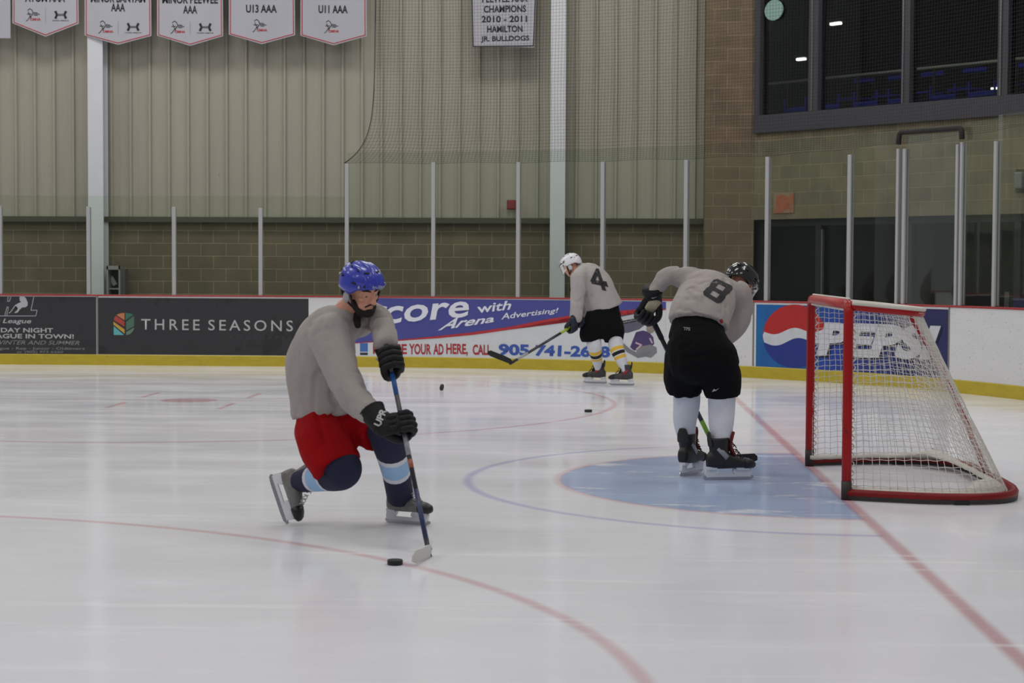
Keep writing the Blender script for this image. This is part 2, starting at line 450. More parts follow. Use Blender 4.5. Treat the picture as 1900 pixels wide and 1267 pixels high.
# ribbed metal siding above
def siding(x0, x1, z0, z1):
    bm = bmesh.new(); pr = []; x = x0; p = .305
    k = 0
    while x < x1:
        pr += [(x, 0), (x+.085, 0), (x+.095, .0022), (x+.105, .0022), (x+.115, 0), (x+.175, 0), (x+.185, .0022), (x+.195, .0022), (x+.205, 0), (x+.240, 0), (x+.254, .040), (x+.286, .040), (x+.300, 0)]
        x += p
    a = [bm.verts.new((x, YW-.02-d, z0)) for x, d in pr]; b = [bm.verts.new((x, YW-.02-d, z1)) for x, d in pr]
    c = [bm.verts.new((x, YW+.06, z0)) for x, d in pr]; e = [bm.verts.new((x, YW+.06, z1)) for x, d in pr]
    for i in range(len(pr)-1):
        bm.faces.new((a[i], a[i+1], b[i+1], b[i])); bm.faces.new((c[i+1], c[i], e[i], e[i+1]))
        bm.faces.new((a[i+1], a[i], c[i], c[i+1])); bm.faces.new((b[i], b[i+1], e[i+1], e[i]))
    bm.faces.new((a[0], b[0], e[0], c[0])); bm.faces.new((a[-1], c[-1], e[-1], b[-1])); return bm
obj('wall_back_siding', siding(-14.03, .05, ZS+.02, 7.6), M_side, kind='structure')
obj('trim_1', boxm((-6.95, YW-.05, ZS-.02), (14.1, .12, .085)), M_trim, kind='structure', label='olive metal flashing between siding and block')
# pier at the end of the siding
obj('wall_pier', boxm((.485, 15.55, 3.8), (.75, .7, 7.6)), M_pier, kind='structure')
# diagonal wall of the lobby
DA = V((.86, 15.2, 0)); DD = V((.68, -.7332, 0)).normalized(); DN = V((DD.y, DD.x*-1, 0)); DN = V((-.7332, -.68, 0)).normalized()
DANG = math.atan2(DD.y, DD.x); DROT = Matrix.Rotation(DANG, 3, 'Z')
def dg_box(s0, s1, d0, d1, z0, z1, bev=0):
    """box on the diagonal wall: s along it, d in front of it, z up"""
    c = DA+DD*((s0+s1)/2)+DN*((d0+d1)/2)+V((0, 0, (z0+z1)/2))
    return boxm(c, (s1-s0, abs(d1-d0), z1-z0), DROT, bev)
def on_diag(u, v, lift):
    d = ray(u, v); t = (DA-CAM).dot(DN)/d.dot(DN); return CAM+d*t+DN*lift
def dsz(u, v):
    p = on_diag(u, v, 0); return (p-DA).dot(DD), p.z
M_dblock = block_mat('split block tan', (126, 116, 92), (114, 108, 86), (146, 136, 112), DANG)
obj('wall_diagonal', dg_box(-.1, 8, -.3, 0, 2.19, 3.5), M_dblock, kind='structure', label='tan block band between the lobby windows')
M_frame = mat('dark bronze frame', (66, 65, 72), .5, var=.06)
M_dark = mat('dark room', (44, 42, 40), .9)
M_floor2 = mat('dark carpet', (40, 38, 38), .9)
M_pane = glass_mat('lobby glass', (205, 210, 208), .035, .002, (120, 125, 120))
M_pane2 = glass_mat('smoked glass', (130, 138, 130), .03, .004, (52, 56, 52))
# upper lobby window
wf = thing('window_1', 'large dark framed lobby window high above the rink corner', 'window', DA+V((0, 0, 3.5)), kind='structure')
bmf = dg_box(.02, 8, -.14, .06, 3.5, 3.77)
for s0, s1 in ((.02, .13), (1.09, 1.27), (2.78, 2.92), (4.36, 4.52), (6.0, 6.14)):
    b2 = dg_box(s0, s1, -.12, .05, 3.7, 7.6); me = bpy.data.meshes.new('t'); b2.to_mesh(me); b2.free(); bmf.from_mesh(me)
obj('window_frame', bmf, M_frame, wf)
M_light = mat('mullion aluminium edge', (120, 120, 124), .4, .5)
for s in (1.15, 2.80, 4.40):
    obj('mullion_cap', dg_box(s, s+.022, .05, .066, 3.77, 7.6), M_light, wf)
for s0, s1 in ((.13, 1.09), (1.27, 2.78), (2.92, 4.36), (4.52, 6.0), (6.14, 8)):
    obj('pane', dg_box(s0, s1, -.05, -.035, 3.77, 7.6), M_pane, wf)
# room behind it
obj('wall_lobby', dg_box(-6, 8, -6.2, -6.0, 3.4, 7.8), M_dark, kind='structure')
obj('floor_lobby', dg_box(-6, 8, -6, -.31, 3.36, 3.5), M_floor2, kind='structure')
obj('ceiling_lobby', dg_box(-6, 8, -6, -.31, 7.5, 7.7), M_dark, kind='structure')
obj('wall_lobby_left', dg_box(-6.2, -6, -6, -.31, 3.4, 7.7), M_dark, kind='structure')
obj('wall_lobby_right', dg_box(8, 8.15, -6, -.15, 3.4, 7.7), M_dark, kind='structure')
def emis(name, rgb, s):
    return mat(name, rgb, .5, emit=s)
M_lampw = emis('lamp white', (255, 250, 240), 6)
def in_lobby(u, v, depth):
    """point inside the lobby, depth metres behind the glass, seen at (u, v)"""
    d = ray(u, v); q = DA-DN*depth; t = (q-CAM).dot(DN)/d.dot(DN); return CAM+d*t
for u, v, wd, lb in ((1551, 44, .22, 'small lit ceiling light in the second upper window pane'), (1486.5, 110, .18, 'small lit ceiling light in the first upper window pane')):
    p = in_lobby(u, v, 3.0); t = thing('ceiling_light', lb, 'light', p, 'lit lobby ceiling lights')
    obj('diffuser', boxm(p, (wd, .07, .04), DROT, .01), M_lampw, t)
    obj('housing', boxm(p+V((0, 0, .05)), (wd+.06, .12, .05), DROT, .01), M_frame, t)
    obj('stem', boxm(p+V((0, 0, (7.5-p.z)/2+.07)), (.03, .03, 7.5-p.z-.06)), M_frame, t)
p = in_lobby(1845, 164, 2.5); t = thing('wall_lamp', 'faint small lamp low in the third upper window pane', 'light', p)
obj('diffuser', boxm(p, (.1, .05, .03), DROT, .01), M_lampw, t); obj('bracket', boxm(p+V((0, 0, -.27)), (.03, .03, .52)), M_frame, t)
# pale rail and posts modelled in place of a reflected line in the glass
M_rail = mat('reflection pale', (235, 230, 215), .5)
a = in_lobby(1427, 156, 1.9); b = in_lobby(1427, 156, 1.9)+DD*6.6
t = thing('reflection_rail', 'long pale rail behind the upper windows, standing in for a reflection', 'rail', (a+b)/2-V((0, 0, a.z-3.5)))
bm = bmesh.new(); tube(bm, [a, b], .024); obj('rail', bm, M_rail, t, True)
for k in range(5):
    q = a+DD*(.4+1.45*k); bm = bmesh.new(); tube(bm, [q, V((q.x, q.y, 3.5))], .02); obj('post', bm, mat('dark post', (60, 54, 44), .6), t, True)
# blue lobby chairs
M_blue = mat('blue chair plastic', (58, 62, 225), .5); M_cleg = mat('chair steel', (50, 50, 60), .4, .6)
def make_chair(p, lab, grp, seat_z, bar_z, post_top, pm, flip=1):
    t = thing('lobby_chair', lab, 'chair', p, grp)
    R = DROT
    def P(x, y, z): return p+R @ V((x, y*flip, z))
    obj('seat', boxm(P(0, 0, seat_z), (.44, .42, .04), R, .015), M_blue, t)
    obj('backrest', boxm(P(0, .21, bar_z), (.44, .03, .07), R, .012), M_blue, t)
    for sx in (-1, 1):
        obj('back_post', boxm(P(sx*.21, .21, (seat_z+post_top)/2), (.022, .022, post_top-seat_z), R), pm, t)
        for sy in (-1, 1): obj('leg', boxm(P(sx*.19, sy*.18, (seat_z-.02)/2), (.03, .03, seat_z-.02), R), M_cleg, t)
cl = ['first', 'second', 'third', 'fourth', 'fifth', 'sixth']
for i, u in enumerate((1491, 1552, 1622, 1687, 1765, 1838)):
    p = in_lobby(u, 204-(u-1491)*.085, .75); p.z = 3.5
    make_chair(p, 'blue lobby chair close behind the upper glass, %s from the left' % cl[i], 'blue chairs near the lobby glass', .30, .38, .56, M_blue, -1)
for i, u in enumerate((1588, 1652, 1716, 1794, 1882)):
    p = in_lobby(u, 153-(u-1575)*.08, 2.8); p.z = 3.5
    make_chair(p, 'blue lobby chair in the row beyond the rail, %s from the left' % cl[i], 'blue chairs beyond the lobby rail', .72, 1.05, 1.09, M_cleg)
lm = area(0, 0, 0, 2, 1, 8, (1, .95, .9)); lm.name = 'lobby_fill'; lm.location = DA+DD*3-DN*2.2+V((0, 0, 7.3))  # added fill light, unseen, to brighten the chairs and lobby
# pale disc set just in front of the first pane
M_disc = mat('pale green disc', (150, 185, 175), .6)
def disc_shape(u, v, rx, ry, depth, th=.02):
    c = in_lobby(u, v, depth); bm = bmesh.new(); n = 32; sc = (c-CAM).dot(DIR)/FPX
    for s in (0, 1):
        pass
    f = [c+DD*(rx*sc*math.cos(2*PI*k/n)/.68)+V((0, 0, ry*sc*math.sin(2*PI*k/n))) for k in range(n)]
    a = [bm.verts.new(q) for q in f]; b = [bm.verts.new(q+DN*th) for q in f]
    bm.faces.new(a); bm.faces.new(b[::-1])
    for k in range(n): bm.faces.new((a[k], a[(k+1) % n], b[(k+1) % n], b[k]))
    return bm
t = thing('pale_disc', 'pale green disc on the first upper window pane', 'sign', in_lobby(1437, 19, .02))
obj('disc', disc_shape(1437, 19, 15, 19, .02), M_disc, t)
p = in_lobby(1428, 45, .1); obj('tag', boxm(p, (.11, .01, .2), DROT), mat('grey tag', (62, 62, 58), .7), t)
obj('cord', boxm(in_lobby(1437, -60, .11), (.01, .01, .9), DROT), M_frame, t)
# lower smoked doors
wf = thing('window_2', 'dark glazed lobby doors below the tan block band', 'window', DA+V((0, 0, 0)), kind='structure')
bmf = dg_box(-.03, 8, -.25, -.12, 2.09, 2.19)
for s0, s1 in ((-.03, .09), (1.12, 1.22), (2.75, 2.87), (4.55, 4.65), (6.2, 6.3)):
    b2 = dg_box(s0, s1, -.25, -.12, 0, 2.1); me = bpy.data.meshes.new('t'); b2.to_mesh(me); b2.free(); bmf.from_mesh(me)
b2 = dg_box(-.03, 8, -.24, -.13, 0, .95); me = bpy.data.meshes.new('t'); b2.to_mesh(me); b2.free(); bmf.from_mesh(me)
obj('window_frame', bmf, mat('black frame', (36, 36, 38), .5), wf)
for s0, s1 in ((.09, 1.12), (1.22, 2.75), (2.87, 4.55), (4.65, 6.2), (6.3, 8)):
    obj('pane', dg_box(s0, s1, -.19, -.18, .95, 2.1), M_pane2, wf)
obj('door_edge', dg_box(1.235, 1.26, -.15, -.11, .5, 2.03), M_light, wf, label='thin pale metal door edge')
M_corr = mat('corridor wall', (46, 48, 43), .9, var=.3, vscale=1.2)
obj('wall_corridor', dg_box(-5, 8, -4.2, -4.0, 0, 2.6), M_corr, kind='structure')
obj('ceiling_corridor', dg_box(-5, 8, -4, -.31, 2.3, 2.45), M_corr, kind='structure')
obj('wall_corridor_left', dg_box(-5.2, -5, -4, -.31, 0, 2.3), M_corr, kind='structure')
obj('wall_corridor_right', dg_box(8, 8.15, -4, -.31, 0, 2.3), M_corr, kind='structure')
lm = area(0, 0, 0, 1.5, .6, 3); lm.name = 'corridor_fill'; lm.location = DA+DD*1.5-DN*2.0+V((0, 0, 2.25))  # unseen fill light inside the corridor, without a fixture
M_gdoor = mat('pale green panel', (150, 172, 152), .6, var=.2, vscale=3)
s0, s1 = [(in_lobby(u, 450, .75)-DA).dot(DD) for u in (1441, 1477)]
t = thing('corridor_cabinet', 'pale green cabinet seen through the dark lobby glass', 'cabinet', DA+DD*((s0+s1)/2)-DN*.9)
obj('body', dg_box(s0, s1, -1.1, -.7, .08, 2.08), M_gdoor, t)
obj('door_gap', dg_box(s0+.02, s1-.02, -.7, -.695, 1.52, 1.535), mat('black', (12, 12, 13), .6), t)
obj('plinth', dg_box(s0+.02, s1-.02, -1.08, -.72, 0, .08), M_dark, t)
p = in_lobby(1560, 520, .9); t = thing('waiting_bench', 'low dark bench in the corridor behind the second lower pane', 'bench', V((p.x, p.y, 0)))
obj('seat', dg_box(1.5, 2.6, -1.6, -1.1, .62, .95, .08), mat('bench grey', (58, 60, 60), .8), t)
for s in (1.6, 2.5): obj('leg', dg_box(s-.04, s+.04, -1.5, -1.2, 0, .63), M_dark, t)
# signs on the wall
M_paper = mat('faded paper', (150, 128, 104), .8, dirt=((168, 92, 66), 2.2, .5, .8))
P4 = [(1437, 357), (1474, 357), (1473.5, 395), (1436, 396)]
t = thing('wall_poster', 'faded orange and cream square poster on the tan block wall', 'poster', on_diag(1455, 376, .01))
decal_poly('sheet', [P4], on_diag, M_paper, t, step=0, lift=.012)
decal_poly('orange_print', [[(1441, 364), (1452, 361), (1467, 366), (1466, 383), (1455, 391), (1440, 392)]], on_diag, mat('faded orange', (170, 98, 72), .8, var=.2, vscale=14), t, step=0, lift=.014)
p = on_diag(1898, 335, .06); t = thing('wall_light', 'small grey wall fixture at right edge on the tan block wall', 'fixture', p)
obj('housing', boxm(p, (.12, .12, .22), DROT, .02), mat('grey box', (120, 124, 120), .5), t)
obj('dark_backing', boxm(p-DN*.05, (.2, .02, .3), DROT), mat('dark olive', (68, 66, 52), .7), t)  # darker olive rectangle behind the housing
def on_back(lv): return lambda u, v, lift: at(u, v, lv-lift)
t = thing('alarm_box', 'small red square box on the cream siding behind the glass', 'alarm', at(949, 380, 15.5))
c = at(949, 380, 15.47); obj('body', boxm(c, (.14, .1, .15), bev=.01), mat('alarm red', (120, 28, 30), .5), t)
obj('cover', boxm(c-V((0, .055, 0)), (.11, .015, .12), bev=.005), mat('alarm red dull', (128, 34, 36), .45), t)
# steel columns
M_col = mat('column white', (208, 210, 214), .45, var=.03, vscale=3, dirt=((120, 110, 100), 11, .78, .5))
for x0, x1, lb in ((-9.475, -9.235, 'white steel column left of the picture beside the grey cabinet'), (-2.265, -2.035, 'white steel column behind the player in the white helmet')):
    t = thing('steel_column', lb, 'column', ((x0+x1)/2, 15.4, 0), 'white steel columns')
    obj('flange', boxm(((x0+x1)/2, 15.26, 3.8), (x1-x0, .025, 7.6)), M_col, t)
    obj('web', boxm(((x0+x1)/2, 15.4, 3.8), (.016, .26, 7.6)), M_col, t)
    obj('rear_flange', boxm(((x0+x1)/2, 15.53, 3.8), (x1-x0, .025, 7.6)), M_col, t)
    obj('base_plate', boxm(((x0+x1)/2, 15.4, .012), (x1-x0+.1, .36, .024)), M_frame, t)
# grey cabinet by the column
M_gal = mat('galvanised grey', (150, 150, 146), .5, .2)
c0 = at(198, 493, 15.2); c1 = at(223, 493, 15.2); xm = (c0.x+c1.x)/2; wd = c1.x-c0.x; zt = c0.z
t = thing('payphone_cabinet', 'open grey metal cabinet with a white paper inside, right of the left column', 'cabinet', (xm, 15.3, 0))
obj('back_panel', boxm((xm, 15.42, zt-.42), (wd, .02, .84)), mat('black panel', (26, 26, 26), .6), t)
for s in (-1, 1): obj('side_panel', boxm((xm+s*(wd/2-.012), 15.31, zt-.42), (.024, .24, .84)), M_gal, t)
obj('top_panel', boxm((xm, 15.31, zt-.03), (wd, .24, .06)), M_gal, t)
obj('shelf', boxm((xm, 15.33, zt-.36), (wd-.05, .18, .02)), M_gal, t)
obj('right_cover', boxm((xm+wd/2+.03, 15.35, zt-.45), (.06, .2, .8)), mat('dull grey', (86, 86, 82), .6), t)
obj('stand', boxm((xm, 15.36, (zt-.84)/2), (.1, .1, zt-.84)), M_gal, t)
q = at(209.5, 521, 15.36); obj('paper', boxm(q, (.07, .004, .15), Matrix.Rotation(-.5, 3, 'Y').to_3x3()), mat('paper white', (176, 174, 168), .8), t)

# ================================================================== BOARDS
def board_white():
    return mat('board white', (214, 214, 214), .42, var=.03, vscale=2, dirt=((110, 108, 104), 26, .62, .6), stretch=(1, 1, 2.6))
M_board = board_white()
M_kick = mat('kick plate yellow', (182, 162, 40), .4, var=.10, vscale=5, stretch=(1, 1, 3), dirt=((90, 78, 30), 18, .66, .6))
M_cap = mat('cap rail red', (150, 28, 30), .45, var=.1)
db = thing('dasher_boards', 'white rink boards with red cap rail and yellow kick plate curving round the corner', 'boards', bxy(0, 0)[0], kind='structure')
A0, A1 = -9.5, RC*PI/2+6
obj('board_face', sweep([(0, .15), (0, 1.0), (-.07, 1.0), (-.07, .0), (-.02, 0), (-.02, .15)], A0, A1), M_board, db)
obj('kick_plate', sweep([(.012, .0), (.012, .145), (.003, .155), (-.02, .155), (-.02, 0)], A0, A1), M_kick, db)
obj('cap_rail', sweep([(.012, 1.0), (.012, 1.012), (.004, 1.022), (-.10, 1.022), (-.10, 1.0)], A0, A1), M_cap, db)
M_seam = mat('seam grey', (120, 120, 116), .5)
for u in (181, 1398, 1761):
    a = board_a(u, 620); obj('panel_joint', sweep([(.0055, .16), (.0055, .998), (0, .998), (0, .16)], a-.012, a+.012, .01), M_seam, db)
def ad_panel(name, label, uL, uR, vT, vB, m, lift=.003):
    aL, aR = board_a(uL, (vT+vB)/2), board_a(uR, (vT+vB)/2)
    z1 = hit_board(uL, vT)[1].z; z0 = hit_board(uL, vB)[1].z
    p, _ = bxy((aL+aR)/2, 0); t = thing(name, label, 'sign', V((p.x, p.y, z0)))
    obj('panel', sweep([(lift, z0), (lift, z1), (0, z1), (0, z0)], aL, aR, .05), m, t); return t
# --- hockey league ad
M_black = mat('ad charcoal', (42, 42, 45), .45, var=.08, vscale=2, dirt=((24, 24, 26), 1.6, .56, .7))
M_lt = mat('print light grey', (176, 176, 178), .5); M_gr = mat('print grey', (128, 128, 130), .5)
t = ad_panel('advertising_panel', 'charcoal hockey league ad with a skater emblem, leftmost on the boards', -40, 178.5, 549.5, 656.5, M_black)
S = on_board
decal_text('lettering', 'r League', [(-8, 601.8), (58, 602.5), (58, 591.5), (-8, 590.8)], S, M_lt, t, .012, .25)
decal_text('lettering', 'DAY NIGHT', [(1.5, 616.5), (98.5, 617.2), (98.5, 608.6), (1.5, 608)], S, M_lt, t, .02)
decal_text('lettering', 'LEAGUE IN TOWN!', [(-26, 627.4), (137, 628.4), (137, 620), (-26, 619)], S, M_lt, t, .02)
decal_text('lettering', 'WINTER AND SUMMER', [(-8, 639), (147.5, 640), (147.5, 632.3), (-8, 631.3)], S, M_gr, t, .004, .3)
decal_text('lettering', 'League - Rep - Junior - Oldtimers', [(-18, 650), (157, 650.5), (157, 644), (-18, 643.5)], S, M_gr, t, .006)
decal_text('lettering', 'or (905) 973 6260', [(31, 656), (117, 656.2), (117, 650.8), (31, 650.5)], S, M_gr, t, .006)
L1 = [[(63, 548.8), (57.5, 575.5), (69, 575.5), (66.4, 586), (0, 586), (-20, 586)], [(15.5, 549), (14, 559), (17.5, 559), (20.5, 549)], [(9, 585), (13, 569.5), (16, 569.5), (12.5, 585)]]
decal_poly('emblem_outline', strokes(L1, 1.1), S, M_lt, t)
sk = [(37, 549), (44, 549.5), (48, 553), (51.5, 561), (51, 567), (47.5, 570), (41, 570.5), (36, 575), (33, 579.5), (28, 581), (27, 579.5), (31, 576), (33.5, 571), (31, 567), (28.5, 567.5), (20, 579.5), (16.5, 581.5), (16.3, 579.8), (19, 578.5), (28, 565.8), (35, 562), (39.5, 560), (36.3, 557.5), (36.5, 551)]
decal_poly('skater_emblem', [sk], S, M_lt, t)
# --- three seasons ad
t = ad_panel('advertising_panel', 'charcoal ad reading THREE SEASONS with a coloured leaf emblem', 182.5, 572.5, 552.0, 657.0, M_black)
decal_text('lettering', 'THREE', [(262, 611.2), (370.5, 612.6), (370.5, 593), (262, 591.7)], S, M_lt, t, .004, 0, 1.38)
decal_text('lettering', 'SEASONS', [(386.5, 612.8), (543.5, 614.8), (543.5, 594.6), (386.5, 593.2)], S, M_lt, t, .004, 0, 1.36)
decal_text('lettering', 'LANDSCAPES', [(414, 629), (540, 630), (540, 623.5), (414, 622.5)], S, mat('worn print', (56, 56, 58), .5), t, 0, 0, 1.6)
for nm, rgb, P in (('orange', (190, 120, 74), [(216, 584), (224, 581), (231, 580.5), (231, 594), (223, 589)]), ('red', (172, 62, 52), [(212, 589), (215.5, 586), (231, 596.5), (231, 606), (211.5, 594)]),
                   ('yellow', (190, 152, 60), [(210.5, 596.5), (231, 611), (231, 619), (210.5, 602)]), ('teal', (92, 170, 172), [(211, 605), (230, 621.5), (211, 621.3)]),
                   ('dark green', (50, 112, 92), [(233, 580.5), (242, 581.5), (247, 584), (233, 594)]), ('green', (72, 110, 88), [(234, 597), (248.5, 586), (249, 605), (234, 613)]), ('grey green', (96, 128, 106), [(234, 616), (249, 607.5), (247, 614), (241, 620), (234, 621.5)])):
    decal_poly('leaf_segment', [P], S, mat('leaf '+nm, rgb, .5), t, label=nm+' leaf segment')
# --- score with arena advertising ad
M_wad = mat('ad white', (206, 210, 212), .42, var=.03, dirt=((80, 80, 76), 13, .69, .7), stretch=(1, 1, 1.5))
M_adb = mat('ad blue', (70, 74, 146), .42, var=.06, vscale=3); M_adr = mat('ad red', (176, 44, 50), .45, var=.05)
M_txt = mat('ad letter white', (222, 224, 234), .45); M_num = mat('ad number blue', (54, 84, 164), .45, var=.08, vscale=14); M_tred = mat('ad letter red', (164, 44, 48), .45, var=.06)
t = ad_panel('advertising_panel', 'blue and white arena advertising ad with a phone number, behind the players', 641, 1235.5, 553, 664, M_wad)
top = [(641, 552.6), (800, 554.2), (950, 556), (1060, 557.3), (1150, 558.5), (1235.4, 560)]
low = [(1235.4, 573), (1190, 573.5), (1153, 576), (1100, 580), (1060, 585), (1010, 593), (950, 605.5), (880, 616), (812, 623.5), (736, 630.5), (641, 637)]
decal_poly('blue_field', [top+low], S, M_adb, t, step=12, lift=.0055)
up = [(1235.4, 574.6), (1190, 575), (1153, 577.6), (1100, 582.4), (1060, 588.5), (1010, 598), (950, 611), (880, 621), (812, 627.5), (736, 632.5), (641, 638)]
decal_poly('red_swoosh', [low[::-1]+up], S, M_adr, t, step=12, lift=.0095)
for body, q, b_, sh in (('S', [(668, 609), (708, 604), (722, 566), (682, 570)], .018, 0), ('core', [(709, 602), (868, 588), (873, 558), (716, 569)], .018, 0.0), ('with', [(888, 581), (946, 574.5), (951.5, 557), (884, 564)], .016, .1),
                        ('Arena', [(812, 613.5), (916, 597.5), (921, 584), (836, 590)], .022, 0), ('Advertising!', [(930, 596.5), (1034, 582.5), (1036.5, 571), (931, 581)], .012, .1)):
    decal_text('lettering', body, q, S, M_txt, t, b_, sh, step=12, lift=.013)
for wd_, x0_, x1_, b0_ in (('PLACE', 692, 755, 656.8), ('YOUR', 759, 800, 657.6), ('AD', 804, 823, 657.9), ('HERE,', 828, 868, 660.2)):
    decal_text('lettering', wd_, [(x0_, b0_), (x1_, b0_+.4), (x1_, 638.2), (x0_, 637.4)], S, M_tred, t, .03, lift=.006)
decal_text('lettering', 'CALL', [(877, 658.5), (911, 659), (911, 639.5), (877, 639)], S, M_tred, t, .035, lift=.006)
decal_text('phone_number', '905', [(925, 659.4), (982, 660.6), (982, 639), (925, 637.5)], S, M_num, t, .045, lift=.006)
decal_text('phone_number', '741-2678', [(992, 660.6), (1132, 664), (1132, 642), (994, 639.4)], S, M_num, t, .045, lift=.006)
decal_poly('logo_square', [[(668, 636.5), (682.5, 636.5), (682.5, 652.5), (668, 652.5)]], S, mat('logo blue', (66, 108, 176), .5), t)
decal_poly('logo_strip', [[(668, 654), (682.5, 654.2), (682.5, 658.8), (668, 658.6)]], S, mat('logo black', (40, 46, 44), .5), t)
decal_poly('printed_puck', [[(1143, 586), (1178, 581), (1204, 586), (1200, 600), (1186, 611), (1165, 617.5), (1143, 618)]], S, mat('print slate', (94, 94, 112), .5, var=.15, vscale=6), t, step=15)
decal_poly('printed_puck_rim', [[(1143, 590), (1190, 580), (1200, 584), (1196, 590), (1150, 600), (1143, 600)]], S, mat('print pale', (186, 188, 190), .5), t, step=15, lift=.005)
decal_poly('worn_print', strokes([[(1155, 596.5), (1161, 595.3)], [(1163, 595), (1170, 593.6)], [(1172, 593.2), (1184, 590.8)], [(1156, 600), (1166, 598)], [(1169, 597.4), (1180, 595.2)]], 2.6), S, mat('print black', (40, 40, 44), .5), t, lift=.006)
jer = [(1180, 616), (1193, 613), (1204, 616), (1212, 625), (1214, 638), (1205, 646), (1190, 650), (1176, 650), (1169, 644), (1173, 634)]
decal_poly('printed_player', [jer], S, mat('print purple', (72, 58, 104), .5, var=.2, vscale=9), t, step=15)
decal_poly('printed_player_trim', strokes([[(1180, 636), (1190, 640), (1181, 648)], [(1206, 628), (1210, 636)]], 3), S, mat('print pink white', (196, 168, 176), .5), t, lift=.0056)
decal_poly('printed_player_trousers', [[(1183, 644), (1206, 639), (1218, 644), (1219, 654), (1208, 664), (1192, 660), (1180, 655)]], S, mat('print grey', (92, 92, 98), .5, var=.25, vscale=12), t, step=15, lift=.005)
decal_poly('printed_player_stick', strokes([[(1150, 636), (1166, 650), (1184, 660), (1206, 656)]], 8), S, mat('print mid grey', (120, 122, 126), .5, var=.2, vscale=12), t, step=15, lift=.0054)
decal_poly('printed_player_helmet', [circ(1207, 610, 8, 8.5, 16)], S, mat('print stone', (140, 132, 122), .5, var=.3, vscale=20), t, lift=.0054)
# --- pepsi ad
def pepsi_bg():
    M = mat('cola blue', (28, 44, 110), .4); nt = M.node_tree; N = nt.nodes; L = nt.links
    tc = N.new('ShaderNodeTexCoord'); sp = N.new('ShaderNodeSeparateXYZ'); L.new(tc.outputs['Object'], sp.inputs[0])
    r = N.new('ShaderNodeValToRGB'); mr = N.new('ShaderNodeMapRange'); L.new(sp.outputs[0], mr.inputs[0]); mr.inputs[1].default_value = -1.1; mr.inputs[2].default_value = 1.1
    L.new(mr.outputs[0], r.inputs[0]); e = r.color_ramp.elements
    e[0].position = 0; e[0].color = (*lin((22, 112, 176)), 1); e[1].position = .75; e[1].color = (*lin((42, 46, 98)), 1)
    x = r.color_ramp.elements.new(.4); x.color = (*lin((34, 72, 168)), 1)
    n = N.new('ShaderNodeTexNoise'); n.inputs['Scale'].default_value = 3; L.new(tc.outputs['Object'], n.inputs[0])
    mx = N.new('ShaderNodeMix'); mx.data_type = 'RGBA'; mx.blend_type = 'MULTIPLY'; mx.inputs[0].default_value = .5
    L.new(r.outputs[0], mx.inputs[6]); L.new(n.outputs[1], mx.inputs[7]); L.new(mx.outputs[2], N['Principled BSDF'].inputs['Base Color']); return M
t = ad_panel('advertising_panel', 'blue cola ad with a red, white and blue ball, behind the goal net', 1403, 1760, 564.6, 679.5, pepsi_bg())
cx, cy, rr = 1474, 623.5, 58.5
def ball(lo, hi, n=48):
    """slice of the ball between two wavy edges (functions of x)"""
    P = []
    for k in range(n+1):
        x = cx-rr*.999+2*rr*.999*k/n; h = math.sqrt(max(0, rr*rr-(x-cx)**2)); P.append((x, max(cy-h, min(cy+h, lo(x)))))
    Q = []
    for k in range(n+1):
        x = cx-rr*.999+2*rr*.999*k/n; h = math.sqrt(max(0, rr*rr-(x-cx)**2)); Q.append((x, max(cy-h, min(cy+h, hi(x)))))
    return P, Q
wv1 = lambda x: 615+5.0*math.sin((x-1424)/72*2*PI+.4)*1.0-(x-1440)*.05
wv2 = lambda x: 635+6.0*math.sin((x-1424)/72*2*PI*.9+.3)-(x-1440)*.05
for nm, rgb, lo, hi in (('ball_red', (170, 34, 34), lambda x: -1e3, wv1), ('ball_white', (196, 200, 206), wv1, wv2), ('ball_blue', (30, 48, 128), wv2, lambda x: 1e3)):
    P, Q = ball(lo, hi); bm = bmesh.new()
    for k in range(len(P)-1):
        q = [P[k], P[k+1], Q[k+1], Q[k]]
        if abs(q[0][1]-q[3][1])+abs(q[1][1]-q[2][1]) < .02: continue
        bm.faces.new([bm.verts.new(on_board(x, y, .006)) for x, y in q])
    bmesh.ops.remove_doubles(bm, verts=bm.verts[:], dist=1e-5); obj(nm, bm, mat(nm, rgb, .4, var=.12, vscale=4, dirt=((130, 130, 130), 15, .72, .6) if nm == 'ball_white' else None), t)
decal_text('lettering', 'PEPSI', [(1514, 660), (1737, 669), (1746, 604), (1517, 596.5)], S, mat('silver letter', (198, 200, 206), .4, var=.12, vscale=6), t, .05, .18, step=12, lift=.012)
decal_text('lettering_edge', 'PEPSI', [(1517, 664), (1740, 673), (1749, 608), (1520, 600)], S, mat('letter edge navy', (26, 28, 58), .45), t, .06, .18, step=12, lift=.008)  # navy edge printed behind the silver letters
